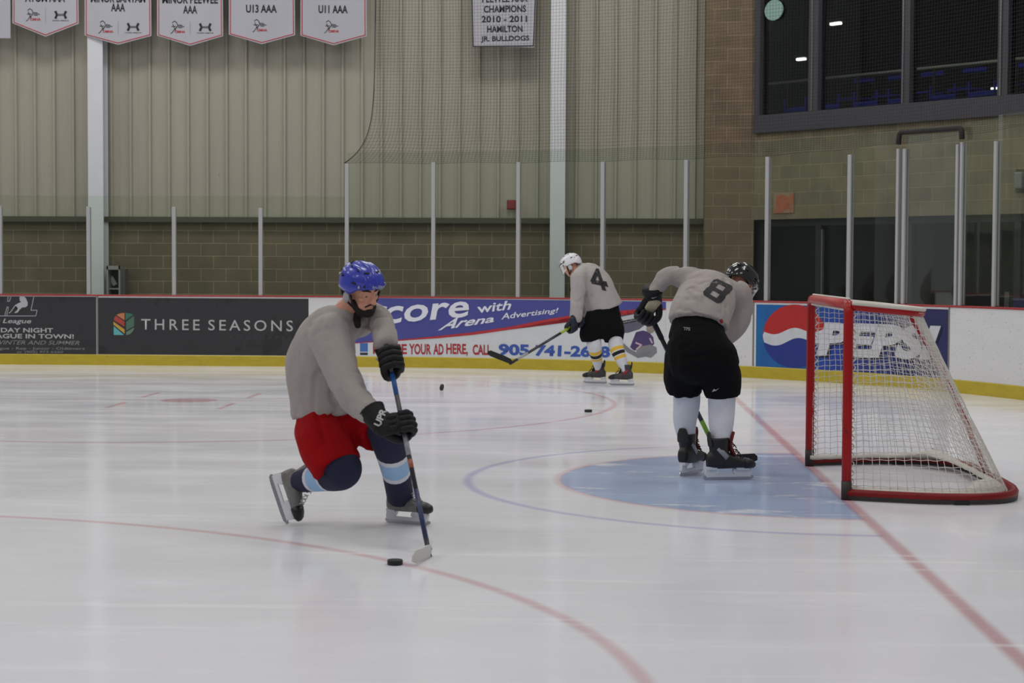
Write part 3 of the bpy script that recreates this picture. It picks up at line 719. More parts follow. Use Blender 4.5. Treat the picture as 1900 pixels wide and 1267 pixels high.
# ================================================================== GLASS AND POSTS
M_post = mat('post white aluminium', (168, 168, 169), .5, .0, dirt=((70, 70, 70), 26, .66, .7), stretch=(1, 1, 1.2))
M_glass = glass_mat('rink glass', (247, 251, 247), .016, .013, (140, 150, 138), .02)
M_edge = mat('glass edge green', (120, 150, 138), .2)
posts = [(0, 382, 'far left edge of the picture'), (164, 383, 'just left of the left steel column'), (322.5, 384, 'right of the grey metal cabinet'), (483, 386, 'above the second half of the THREE SEASONS ad'),
         (643, 304, 'where the glass steps up taller, above the blue helmet'), (803, 301, 'above the word core on the blue ad'), (960, 301, 'beside the small red box'), (1116, 300, 'just right of the white helmet'),
         (1270, 297, 'above the bent player in number 8'), (1420, 291, 'right of the black helmet and above the cola ball'), (1572, 287, 'above the crossbar of the goal'),
         (1661, 276, 'on the left of the pair left of the glass gate'), (1673, 276, 'on the right of the pair left of the glass gate'), (1770.5, 268, 'on the left of the pair right of the glass gate'), (1778.5, 264, 'on the right of the pair right of the glass gate'),
         (1841, 262, 'nearest the right edge, above the plain white boards')]
PA = []
for u, vt, lb in posts:
    a = board_a(u, 556); p, n = bxy(a, -.04); PA.append(a)
    # height of the post from where its top stands in the picture
    d = ray(u, vt); tt = ((p.x-CAM.x)*DIR.x+(p.y-CAM.y)*DIR.y)/(d.x*DIR.x+d.y*DIR.y); zt = CAM.z+d.z*tt
    rot = Matrix.Rotation(math.atan2(n.y, n.x)+PI/2, 3, 'Z')
    t = thing('glass_post', 'white glass post '+lb, 'post', V((p.x, p.y, 1.022)), 'white posts holding the rink glass')
    wd = .055 if u < 1600 else (.04 if u in (1661, 1770.5, 1778.5) else .048)
    obj('upright', boxm(V((p.x, p.y, (1.022+zt)/2))+n*.022, (wd, .03, zt-1.022), rot, .006), M_post, t)
    obj('rear_channel', boxm(V((p.x, p.y, (1.022+zt)/2))-n*.022, (wd*.9, .025, zt-1.042), rot), M_post, t)
glab = ['left of the left steel column', 'in front of the grey metal cabinet', 'above the middle of the THREE SEASONS ad', 'above the right end of THREE SEASONS, last low sheet', 'just right of the blue helmet, first tall sheet', 'with the small red box behind it',
        'in front of the second steel column', 'between the white helmet and the bent player', 'with the end of the cream siding behind it', 'with the faded orange poster behind it', 'left of the glass gate', None, 'within the glass gate', None, 'right of the glass gate']
ZL, ZT = 2.45, 3.08
def glass_panel(a0, a1, z1, lb):
    p, n = bxy((a0+a1)/2, -.04)
    bm = sweep([(-.036, 1.022), (-.036, z1), (-.046, z1), (-.046, 1.022)], a0+.004, a1-.004, .3)
    o = obj('safety_glass', bm, M_glass, None, label='clear rink glass '+lb, cat='glass', group='clear sheets of rink glass')
glass_panel(-9.5, PA[0], ZL, 'cut by the left picture edge')
for k, lb in enumerate(glab):
    if lb: glass_panel(PA[k], PA[k+1], (ZL if k < 4 else ZT+(k-4)*.008), lb)
glass_panel(PA[-1], PA[-1]+1.6, ZT+.12, 'at the right picture edge')
# dark padded gate frame over the glass gate
def post_top(u, v):
    a = board_a(u, 556); p, n = bxy(a, -.04); d = ray(u, v)
    tt = ((p.x-CAM.x)*DIR.x+(p.y-CAM.y)*DIR.y)/(d.x*DIR.x+d.y*DIR.y); return CAM+d*tt
bm = bmesh.new(); tube(bm, arcpath([post_top(1667, 268), post_top(1669, 246), post_top(1784, 237), post_top(1785, 258)], .05), .032, 10)
obj('gate_frame', bm, mat('black rubber', (30, 28, 24), .7), None, True, label='black padded tube arching over the glass gate', cat='frame')

# ================================================================== SAFETY NET
def netting():
    V_, F_ = [], []
    def thread(P, r):
        n0 = len(V_); K = len(P)
        for k in range(K):
            d = (P[min(k+1, K-1)]-P[max(k-1, 0)]).normalized(); A = d.orthogonal().normalized()*r
            B = d.cross(A.normalized())*r
            V_.extend([P[k]+A, P[k]-A*.5+B*.87, P[k]-A*.5-B*.87])
        for k in range(K-1):
            for i in range(3):
                a, b = n0+k*3+i, n0+k*3+(i+1) % 3; F_.append((a, b, b+3, a+3))
    aL = board_a(700, 300); aR = board_a(1900, 300)+1.0
    Z0, Z1 = 2.93, 6.4
    def pos(s, z):
        # the left edge is drawn in to the top of the low post
        h = (z-Z0)/(Z1-Z0); pull = .40*math.exp(-h*13)+.05*math.exp(-h*3)
        a = aL-.02+s-pull*math.exp(-s*1.1)
        f = math.exp(-h*6)
        zz = z+.03*math.sin(s*5.2)*f*.3+max(0, s-6)*.03*f
        q, n = bxy(a, -.075-.02*math.sin(s*2.3+z)*(1-f)); return V((q.x, q.y, zz))
    st = .0455; S = aR-aL; nz = int((Z1-Z0)/st); ns = int(S/st)
    for i in range(ns+1):
        s = i*st; wob = .012*math.sin(i*.7)
        thread([pos(s+.010*math.sin(s*3+k*.35), Z0+(Z1-Z0)*(k/26)**1.25) for k in range(27)], .0017)
    for j in range(nz+1):
        z = Z0+st*j*(.62 if j < 6 else 1)-(0 if j < 6 else st*6*.38)
        if z > Z1: break
        thread([pos(s, z) for s in np.linspace(0, S, 70)], .0017)
    me = bpy.data.meshes.new('net'); me.from_pydata(V_, [], F_); me.update()
    t = thing('safety_net', 'black mesh spectator net hanging behind the tall rink glass', 'net', bxy(0, -.1)[0]+V((0, 0, Z0)))
    M = mat('net twine black', (34, 34, 30), .8)
    obj('mesh', me, M, t)
    bm = bmesh.new(); tube(bm, [pos(-.01, Z0+(Z1-Z0)*(k/40)**1.5) for k in range(41)], .006, 6); obj('edge_rope', bm, M, t)
    bm = bmesh.new(); tube(bm, [pos(s, Z0) for s in np.linspace(-.02, S, 80)], .0022, 6); obj('bottom_rope', bm, M, t)
netting()

# ================================================================== BANNERS
M_cloth = mat('banner cloth', (172, 172, 180), .75, var=.05, vscale=1.5, stretch=(1.2, 1, .5)); M_bred = mat('banner red', (170, 36, 48), .7); M_bblk = mat('banner black', (28, 28, 30), .7)
def banner(name, label, P, y, group=None):
    """P: picture outline from top left, clockwise"""
    c = at(sum(p[0] for p in P)/len(P), max(p[1] for p in P), y)
    t = thing(name, label, 'banner', c, group)
    x0, x1 = min(P[0][0], P[-1][0]), max(P[1][0], P[2][0]); low = sorted(P[2:]); NX, NY = 26, 16; bm = bmesh.new(); G = []
    for i in range(NX+1):
        s = i/NX; col_ = []
        ub = low[0][0]+(low[-1][0]-low[0][0])*s; vb = float(np.interp(ub, [p[0] for p in low], [p[1] for p in low]))
        ut = P[0][0]+(P[1][0]-P[0][0])*s; vt = P[0][1]+(P[1][1]-P[0][1])*s
        for j in range(NY+1):
            f = j/NY; u, v = ut+(ub-ut)*f, vt+(vb-vt)*f; col_.append([bm.verts.new(at(u, v, y-.015*math.sin(u*.07)+dy)) for dy in (0, .005)])
        G.append(col_)
    for i in range(NX):
        for j in range(NY):
            for k in (0, 1): bm.faces.new((G[i][j][k], G[i+1][j][k], G[i+1][j+1][k], G[i][j+1][k]))
    for i in range(NX):
        for j in (0, NY): bm.faces.new((G[i][j][0], G[i+1][j][0], G[i+1][j][1], G[i][j][1]))
    for j in range(NY):
        for i in (0, NX): bm.faces.new((G[i][j][0], G[i][j+1][0], G[i][j+1][1], G[i][j][1]))
    obj('cloth', bm, M_cloth, t, False); return t
def wav(y): return lambda u, v, lift: at(u, v, y-.015*math.sin(u*.07)-lift)
pens = [(23, 146, 44, 68, ['ATOM AAA'], [-8, 6], True, 'white pennant with a red edge reading ATOM AAA, leftmost of the five'),
        (157, 281, 66.5, 83, ['MINOR BANTAM', 'AAA'], [-8, 21], True, 'white pennant with a red edge reading MINOR BANTAM AAA'),
        (291.5, 414, 67, 85, ['MINOR PEEWEE', 'AAA'], [-8, 25], True, 'white pennant with a red edge reading MINOR PEEWEE AAA'),
        (424.5, 547.5, 65, 82, ['U13 AAA'], [23.5], False, 'white pennant with a red edge reading U13 AAA'),
        (557.5, 680.5, 67, 84, ['U11 AAA'], [24.5], False, 'white pennant with a red edge reading U11 AAA, nearest the net')]
YB = 15.2
for x0, x1, vs, vt, lines, base, ua, lb in pens:
    xm = (x0+x1)/2; P = [(x0, -60), (x1-1, -60), (x1, vs), (xm, vt), (x0, vs-1)]
    t = banner('pennant_banner', lb, P, YB, 'white team pennants')
    wv = wav(YB)
    e = 3.0
    decal_poly('red_edging', strokes([[(x0+e, -58), (x0+e, vs-2.5), (xm, vt-3.2), (x1-e, vs-2), (x1-e-1, -58)]], 1.5), wv, M_bred, t, step=8, stepy=12)
    wds = {'ATOM AAA': 74, 'MINOR BANTAM': 101, 'MINOR PEEWEE': 103, 'AAA': 26, 'U13 AAA': 57, 'U11 AAA': 54}
    for tx, b_ in zip(lines, base):
        h = 15; hw = wds[tx]/2; cx0 = xm+(-1 if len(lines) == 1 else 0); b0 = {'ATOM AAA': 3.5, 'MINOR BANTAM': 4.5, 'MINOR PEEWEE': 6.5}.get(tx, b_)
        decal_text('lettering', tx, [(cx0-hw, b0), (cx0+hw, b0+.4), (cx0+hw, b0-h+.4), (cx0-hw, b0-h)], wv, M_bblk, t, .026, step=8, lift=.004)
    ex = xm-27 if ua else xm-6
    ey = vs-13 if ua else vs-14
    if not ua: ex = xm-8
    # skater emblem with red block lettering
    sk = [[(ex-6, ey-12), (ex-2, ey-15), (ex+2, ey-12), (ex+4, ey-6), (ex+1, ey-2), (ex-3, ey+1)], [(ex-5, ey-9), (ex-3, ey-4), (ex-1, ey)], [(ex-7, ey-5), (ex+1, ey-5)], [(ex-2, ey), (ex-6, ey+6), (ex-9, ey+8)], [(ex+1, ey-3), (ex-1, ey+3)], [(ex+5, ey-8), (ex+12, ey-7)], [(ex+5, ey-5.5), (ex+16, ey-4.5)], [(ex+5, ey-3), (ex+12, ey-2.5)]]
    decal_poly('skater_emblem', strokes(sk, 1.2), wv, M_bblk, t, step=8)
    decal_text('emblem_lettering', 'OMHA', [(ex-1.5, ey+7.2), (ex+18, ey+7.4), (ex+18, ey+2.6), (ex-1.5, ey+2.4)], wv, M_bred, t, .03, step=0)
    if ua:
        ux, uy = xm+28, ey-3.5
        for s in (-1, 1):
            pass
        U1 = [(ux-11, uy-6), (ux-8, uy-7), (ux-5, uy-2), (ux+5, uy-2), (ux+8, uy-7), (ux+11, uy-6), (ux+9, uy), (ux+11, uy+6), (ux+8, uy+7), (ux+5, uy+2), (ux-5, uy+2), (ux-8, uy+7), (ux-11, uy+6), (ux-9, uy)]
        decal_poly('sponsor_emblem', [[(ux-12, uy-6), (ux-8, uy-8), (ux-5.5, uy-2), (ux-5.5, uy+2), (ux-8, uy+8), (ux-12, uy+6), (ux-9, uy)], [(ux+12, uy-6), (ux+9, uy), (ux+12, uy+6), (ux+8, uy+8), (ux+5.5, uy+2), (ux+5.5, uy-2), (ux+8, uy-8)], [(ux-5.5, uy-1.6), (ux+5.5, uy-1.6), (ux+5.5, uy-.5), (ux-5.5, uy-.5)], [(ux-5.5, uy+.5), (ux+5.5, uy+.5), (ux+5.5, uy+1.6), (ux-5.5, uy+1.6)]], wv, M_bblk, t, step=8)
        decal_text('sponsor_lettering', 'UNDER ARMOUR', [(ux-15.5, uy+11.6), (ux+15.5, uy+11.8), (ux+15.5, uy+9.8), (ux-15.5, uy+9.6)], wv, M_bblk, t, .01, step=0)
    decal_poly('fold_line', strokes([[(xm, ey-14), (xm+.3, ey+11)]], .5), wv, mat('fold grey', (128, 128, 134), .8), t, step=8) if ua else None
banner('banner', 'plain white banner cut off by the top left corner', [(-60, -60), (19, -60), (19.5, 71), (-60, 70)], YB)
P = [(873, -60), (998, -60), (991, 88), (877, 86.5)]
YC2 = 15.15
t = banner('champions_banner', 'white banner with black edge listing 2010 - 2011 peewee champions, behind the net', P, YC2)
wv = wav(YC2)
decal_poly('black_edging', strokes([[(874.5, -58), (878, 86.2), (989.5, 85), (996, -58)]], 1.9), wv, M_bblk, t, step=8, stepy=12)
for tx, q in (('PEEWEE AAA', [(894.5, 4.5), (979, 3.5), (979, -9), (894.5, -8)]), ('CHAMPIONS', [(897.5, 23.5), (976, 22.3), (976, 9.5), (897.5, 10.8)]), ('2010 - 2011', [(893.5, 41.8), (978, 40.8), (978, 28.6), (893.5, 29.6)]),
              ('HAMILTON', [(904, 60.5), (970, 59.5), (969, 47), (904, 48)]), ('JR. BULLDOGS', [(892.5, 79.6), (982, 78), (982, 65.5), (892.5, 67)])):
    decal_text('lettering', tx, q, wv, M_bblk, t, .026, step=8, lift=.004)
# dark bench seen over the boards at the right edge
p = at(1880, 555, 9.6)
t = thing('players_bench', 'dark bench with a grey bracket behind the glass at the right edge', 'bench', V((p.x+.3, p.y, 0)))
B0 = DROT
M_bench = mat('bench dark', (34, 36, 38), .6)
zt = at(1885, 553, 9.6).z
obj('seat', boxm(V((p.x+.5, p.y-.2, zt-.05)), (1.2, .4, .1), None, .01), M_bench, t)
obj('front_panel', boxm(V((p.x+.5, p.y-.38, zt/2)), (1.15, .03, zt-.1)), M_bench, t)
obj('seat_edge', boxm(V((p.x+.5, p.y-.41, zt-.012)), (1.2, .012, .02)), mat('grey strip', (92, 94, 96), .5), t)
q = at(1860.5, 556, 9.6); z2 = at(1860, 541, 9.6).z
obj('bracket', boxm(V((q.x, q.y-.2, z2/2)), (.045, .05, z2)), mat('bracket grey', (110, 110, 110), .5, .3), t)

# ================================================================== GOAL
M_red = mat('goal red', (156, 9, 12), .4, spec=.3, var=.08, vscale=7, dirt=((60, 16, 16), 10, .66, .6), coat=.1)
M_scuff = mat('scuffed black', (44, 38, 36), .6, var=.3, vscale=12)
M_rope = mat('net rope white', (212, 208, 200), .8); M_canvas = mat('canvas cream', (206, 202, 192), .8, var=.08, vscale=6, dirt=((120, 112, 100), 7, .66, .6))
g = thing('hockey_goal', 'red framed hockey goal with white net beside the blue crease', 'goal', (.3, 0, 0))
HP, ZT_ = .945, 1.225
for s, lb in ((-1, 'near'), (1, 'far')):
    bm = bmesh.new(); tube(bm, [(0, s*HP, .0), (0, s*HP, .3), (0, s*HP, .8), (0, s*HP, ZT_-.06)]+[V((0, s*(HP-.06*(1-math.cos(a))), ZT_-.06+.06*math.sin(a))) for a in (.4, .8, 1.2, PI/2)]+[(0, s*(HP-.1), ZT_)], .031, 14)
    pst = obj('post', bm, M_red, g, True)
    bm = bmesh.new(); tube(bm, [(0, s*HP, .003), (0, s*HP, .12)], .0325, 14); obj('post_scuff', bm, M_scuff, pst, True, label='blackened foot of the post')
bm = bmesh.new(); tube(bm, [(0, -HP+.1, ZT_), (0, 0, ZT_), (0, HP-.1, ZT_)], .031, 14)
cb = obj('crossbar', bm, mat('goal red faded', (178, 58, 56), .5, var=.1, vscale=6), g, True)
def sp(P, n):
    P = [V(p) for p in P]; K = len(P)-1; Q = [cr(P, K*k/(n*8)) for k in range(n*8+1)]
    L_ = [0]
    for a, b in zip(Q[:-1], Q[1:]): L_.append(L_[-1]+(b-a).length)
    out = []; j = 0
    for k in range(n+1):
        d = L_[-1]*k/n
        while j < len(L_)-2 and L_[j+1] < d: j += 1
        f = (d-L_[j])/max(1e-9, L_[j+1]-L_[j]); out.append(Q[j].lerp(Q[j+1], min(1, max(0, f))))
    return out
BB = [(0, -HP), (.22, -1.03), (.52, -1.11), (.80, -1.10), (1.0, -.97), (1.09, -.72), (1.11, -.35), (1.11, 0)]
BB = BB+[(x, -y) for x, y in BB[:-1][::-1]]
TT = [(0.02, -.94), (.2, -.935), (.36, -.925), (.44, -.87), (.485, -.76), (.52, -.4), (.54, 0)]
TT = TT+[(x, -y) for x, y in TT[:-1][::-1]]
NS = 78
bot = sp([(x, y, .0) for x, y in BB], NS); topp = sp([(x, y, .0) for x, y in TT], NS)
bm = bmesh.new(); P = bot
rs = []
for k, p in enumerate(P):
    d = (P[min(k+1, NS)]-P[max(k-1, 0)]).normalized(); n = V((-d.y, d.x, 0))
    rs.append([bm.verts.new(p+n*a+V((0, 0, z))) for a, z in ((-.026, .022), (-.03, .05), (-.018, .068), (.012, .068), (.026, .05), (.026, .022))])
for k in range(NS):
    for i in range(6):
        f = bm.faces.new((rs[k][i], rs[k][(i+1) % 6], rs[k+1][(i+1) % 6], rs[k+1][i])); f.smooth = True
bm.faces.new(rs[0][::-1]); bm.faces.new(rs[-1])
bf = obj('base_frame', bm, mat('base red', (122, 9, 12), .45, spec=.3, var=.12, vscale=7, dirt=((44, 16, 16), 9, .6, .7)), g, True)
bm = bmesh.new(); rs = []
for k, p in enumerate(P):
    d = (P[min(k+1, NS)]-P[max(k-1, 0)]).normalized(); n = V((-d.y, d.x, 0))
    rs.append([bm.verts.new(p+n*a+V((0, 0, z))) for a, z in ((-.024, .005), (-.0275, .03), (.024, .03), (.024, .005))])
for k in range(NS):
    for i in range(4): bm.faces.new((rs[k][i], rs[k][(i+1) % 4], rs[k+1][(i+1) % 4], rs[k+1][i]))
bm.faces.new(rs[0][::-1]); bm.faces.new(rs[-1]); obj('base_runner', bm, M_scuff, bf, label='black underside of the base frame')
for s in (-1, 1): obj('ice_block', boxm((.68, s*1.12, .012), (.09, .06, .024), None, .004), mat('black rubber foot', (20, 20, 22), .7), g)
bm = bmesh.new(); tube(bm, [p+V((0, 0, ZT_-.012-.09*p.x)) for p in topp], .024, 10); tf = obj('top_frame', bm, M_red, g, True)
bm = bmesh.new(); tube(bm, arcpath([(0, 0, ZT_), (.53, 0, ZT_-.05), (.80, 0, .72), (1.09, 0, .05)], [.05, .5]), .020, 10); obj('center_support', bm, M_red, g, True)
bm = bmesh.new(); tube(bm, [p+V((0, 0, ZT_+.010-.09*p.x))+V((p.x*.03, p.y*.014, 0)) for p in topp], .014, 8); obj('top_binding', bm, M_canvas, g, True)
bm = bmesh.new(); tube(bm, [(.012, y, ZT_+.033) for y in np.linspace(-.9, .93, 20)], .008, 6)
tube(bm, [(.0, y, ZT_-.034) for y in np.linspace(-.9, .9, 20)], .01, 6); obj('crossbar_binding', bm, M_canvas, g, True)
for s in (-1, 1):    # lacing along the back of each post
    bm = bmesh.new(); tube(bm, [(.036+.012*math.cos(k*1.3), s*(HP-.006)+.014*math.sin(k*1.3), .06+k*.0114) for k in range(101)], .0045, 5); obj('lacing', bm, M_rope, g, True)
# the net itself
def goal_net():
    V_, F_ = [], []
    def thread(P, r, n=4):
        n0 = len(V_); K = len(P)
        for k in range(K):
            d = (P[min(k+1, K-1)]-P[max(k-1, 0)]).normalized(); A = d.orthogonal().normalized(); B = d.cross(A)
            for i in range(n): V_.append(P[k]+(A*math.cos(2*PI*i/n)+B*math.sin(2*PI*i/n))*r)
        for k in range(K-1):
            for i in range(n):
                a, b = n0+k*n+i, n0+k*n+(i+1) % n; F_.append((a, b, b+n, a+n))
    def S_(s, h):
        """s 0..1 round the goal, h 0 at the ice, 1 at the top"""
        x = s*NS; i = min(int(x), NS-1); f = x-i
        b = bot[i].lerp(bot[i+1], f); t = topp[i].lerp(topp[i+1], f)
        b = V((b.x*.955+.012, b.y*.965, .05)); t = V((t.x, t.y, ZT_-.01-.09*t.x))
        h = min(1, max(0, h)); e = 1-(1-h)**.93; p = b.lerp(t, e); p.z = .05+(ZT_-.06-.09*t.x)*h
        sag = math.sin(PI*min(1, s*1.0))*.05*math.sin(PI*h); p.x -= sag*.3
        q = V((s*31, h*9, 2)); p += V((noise.noise(q), noise.noise(q+V((9, 0, 0))), noise.noise(q+V((0, 9, 0))))) * .008*math.sin(PI*h)
        return p
    def sag_h(s, h):      # horizontal strands droop away from the frame
        q = s if s < .5 else 1-s
        return h+math.sin(PI*h)*(.032*math.sin(PI*q/.34) if q < .34 else -.03*math.sin(PI*(q-.34)/.32))
    n1, n2 = 74, 29
    for i in range(n1+1):
        s = i/n1; thread([S_(min(1, max(0, s+.0016*math.sin(j*PI+.5+i*.0)*(1 if (i+j) % 2 else -1))), j/n2) for j in range(n2+1)], .0025)
    for j in range(n2+1):
        thread([S_(k/160, sag_h(k/160, j/n2)+.0022*math.cos(PI*n1*k/160)) for k in range(161)], .0025)
    for i in range(11):     # roof of the net
        x = .04+.42*i/10; thread([V((x, y, ZT_-.012-.09*x-.02*math.sin(PI*(y+.9)/1.8))) for y in np.linspace(-.92, .92, 30)], .0026)
    for i in range(38):
        y = -.9+1.8*i/37; thread([V((x, y, ZT_-.012-.09*x-.02*math.sin(PI*(y+.9)/1.8))) for x in np.linspace(.02, .47, 8)], .0026)
    me = bpy.data.meshes.new('net'); me.from_pydata(V_, [], F_); me.update()
    obj('net', me, M_rope, g, True)
    # cream canvas skirt inside the base
    bm = bmesh.new(); rs = []
    K = 60
    for k in range(K+1):
        s = k/K; x = s*NS; i = min(int(x), NS-1); b = bot[i].lerp(bot[i+1], x-i)
        big = max(0, 1-abs(s-.27)/.09)+max(0, 1-abs(s-.73)/.09); lo = .0+.10*big+.03*(.5+.5*noise.noise(V((s*40, 0, 0))))
        c = V((b.x*.955, b.y*.972, .062)); inn = V((b.x*(.925-.05*big), b.y*(.95-.03*big), .075+lo*.55)); far = V((b.x*(.90-.12*big), b.y*(.94-.05*big), .06+lo*.5))
        rs.append([bm.verts.new(q) for q in (c, inn, far, far-V((0, 0, .01)), c-V((0, 0, .012)))])
    for k in range(K):
        for i in range(5):
            f = bm.faces.new((rs[k][i], rs[k][(i+1) % 5], rs[k+1][(i+1) % 5], rs[k+1][i])); f.smooth = True
    bm.faces.new(rs[0][::-1]); bm.faces.new(rs[-1]); obj('skirt', bm, M_canvas, g, True, label='cream canvas skirt inside the base frame')
goal_net()

# ================================================================== PUCKS
M_puck = mat('puck rubber', (18, 18, 20), .55, bump=.1, bscale=300)
def puck(c, label, tilt=None):
    t = thing('puck', label, 'puck', c, 'black rubber pucks on the ice')
    bm = bmesh.new(); r, h = .0381, .0254
    loft(bm, [(V((0, 0, z)), V((q, 0, 0)), V((0, q, 0))) for z, q in ((0, r-.003), (.003, r), (h-.003, r), (h, r-.003))], 28)
    R = tilt or Matrix.Identity(3)
    bmesh.ops.transform(bm, matrix=Matrix.Translation(c) @ R.to_4x4(), verts=bm.verts[:])
    body = obj('body', bm, M_puck, t, False)
def ground(u, v):
    d = ray(u, v); return CAM+d*(-CAM.z/d.z)
puck(ground(733, 1047.5), 'black puck on the ice just left of the white stick blade')
puck(ground(1091.5, 764.5), 'black puck lying flat alone on the ice left of the crease')
puck(ground(818, 724)+V((0, 0, .037)), 'small black puck standing on its edge near the far boards', Matrix.Rotation(.16, 3, 'Y') @ Matrix.Rotation(1.25, 3, 'Z') @ Matrix.Rotation(PI/2, 3, 'X'))
# ================================================================== PLAYERS
M_skin = mat('skin', (206, 148, 122), .5, var=.10, vscale=22, bump=.15, bscale=180)
M_jersey = mat('grey practice jersey', (158, 151, 147), .88, var=.07, vscale=6, bump=.25, bscale=28)
M_jerseyb = mat('pale grey practice jersey', (166, 161, 158), .88, var=.07, vscale=6, bump=.25, bscale=28)
M_pred = mat('hockey pants red', (152, 6, 14), .85, var=.10, vscale=7, spec=.15, bump=.25, bscale=30)
M_pblk = mat('hockey pants black', (9, 9, 11), .9, spec=.2, var=.15, vscale=7, bump=.3, bscale=30)
M_navy = mat('sock navy', (26, 29, 58), .85, bump=.2, bscale=120); M_lblue = mat('sock light blue', (150, 186, 222), .85, bump=.2, bscale=120)
M_swhite = mat('sock white', (208, 210, 216), .85, var=.05, bump=.2, bscale=90); M_syel = mat('sock yellow', (222, 180, 62), .85); M_sblk = mat('sock black', (20, 20, 24), .85)
M_bblack = mat('boot black', (16, 16, 18), .45, var=.2, vscale=20); M_bgrey = mat('boot grey', (112, 110, 108), .5, var=.35, vscale=16)
M_bdgrey = mat('boot dark grey', (58, 56, 56), .5, var=.3, vscale=16)
M_hold = mat('holder white', (214, 216, 220), .4, var=.05); M_steel = mat('runner steel', (170, 172, 178), .25, .9)
M_lace = mat('lace white', (190, 188, 184), .8); M_lacek = mat('lace black', (26, 26, 28), .8)
M_gblk = mat('glove black', (13, 14, 16), .65, spec=.35, var=.2, vscale=18, bump=.2, bscale=60); M_gnavy = mat('glove navy', (22, 28, 44), .6, var=.2, vscale=18, bump=.2, bscale=60)
M_gwht = mat('glove white print', (186, 188, 190), .6); M_palm = mat('glove palm tan', (176, 168, 140), .75, var=.15, vscale=20)
M_vis = glass_mat('visor clear', (246, 248, 250), .07, .012, (190, 196, 204), .05)
M_strap = mat('strap black', (16, 16, 17), .7); M_beard = mat('beard dark', (30, 24, 21), .9, bump=.5, bscale=200)
M_num = MATS['ad number blue']
M_digit = mat('jersey digit black', (34, 33, 36), .8, var=.12, vscale=30, dirt=((120, 115, 112), 22, .62, .75))

def frame(F, U):
    F = V(F).normalized(); U = V(U); U = (U-F*U.dot(F)).normalized(); return F, U, U.cross(F)
class Loc:
    """local axes: x forward, y to the left, z up"""
    def __init__(s, o, F, U, k=1.0):
        s.o = V(o); s.F, s.U, s.S = frame(F, U); s.k = k
        s.R = Matrix((s.F, s.S, s.U)).transposed()
    def __call__(s, x, y, z): return s.o+(s.F*x+s.S*y+s.U*z)*s.k
    def d(s, x, y, z): return s.F*x+s.S*y+s.U*z
def blob(bm, c, rx, ry, rz, L, n=12):
    r = bmesh.ops.create_uvsphere(bm, u_segments=n, v_segments=n//2+2, radius=1)
    M = Matrix.Translation(c) @ L.R.to_4x4() @ Matrix.Diagonal((rx*L.k, ry*L.k, rz*L.k, 1)); bmesh.ops.transform(bm, matrix=M, verts=r['verts'])
def plate(bm, prof, th, L, y0=0):
    """side profile [(x, z)] with thickness th"""
    a = [bm.verts.new(L(x, y0-th/2, z)) for x, z in prof]; b = [bm.verts.new(L(x, y0+th/2, z)) for x, z in prof]
    bm.faces.new(a); bm.faces.new(b[::-1])
    for i in range(len(a)): bm.faces.new((a[i], a[(i+1) % len(a)], b[(i+1) % len(a)], b[i]))

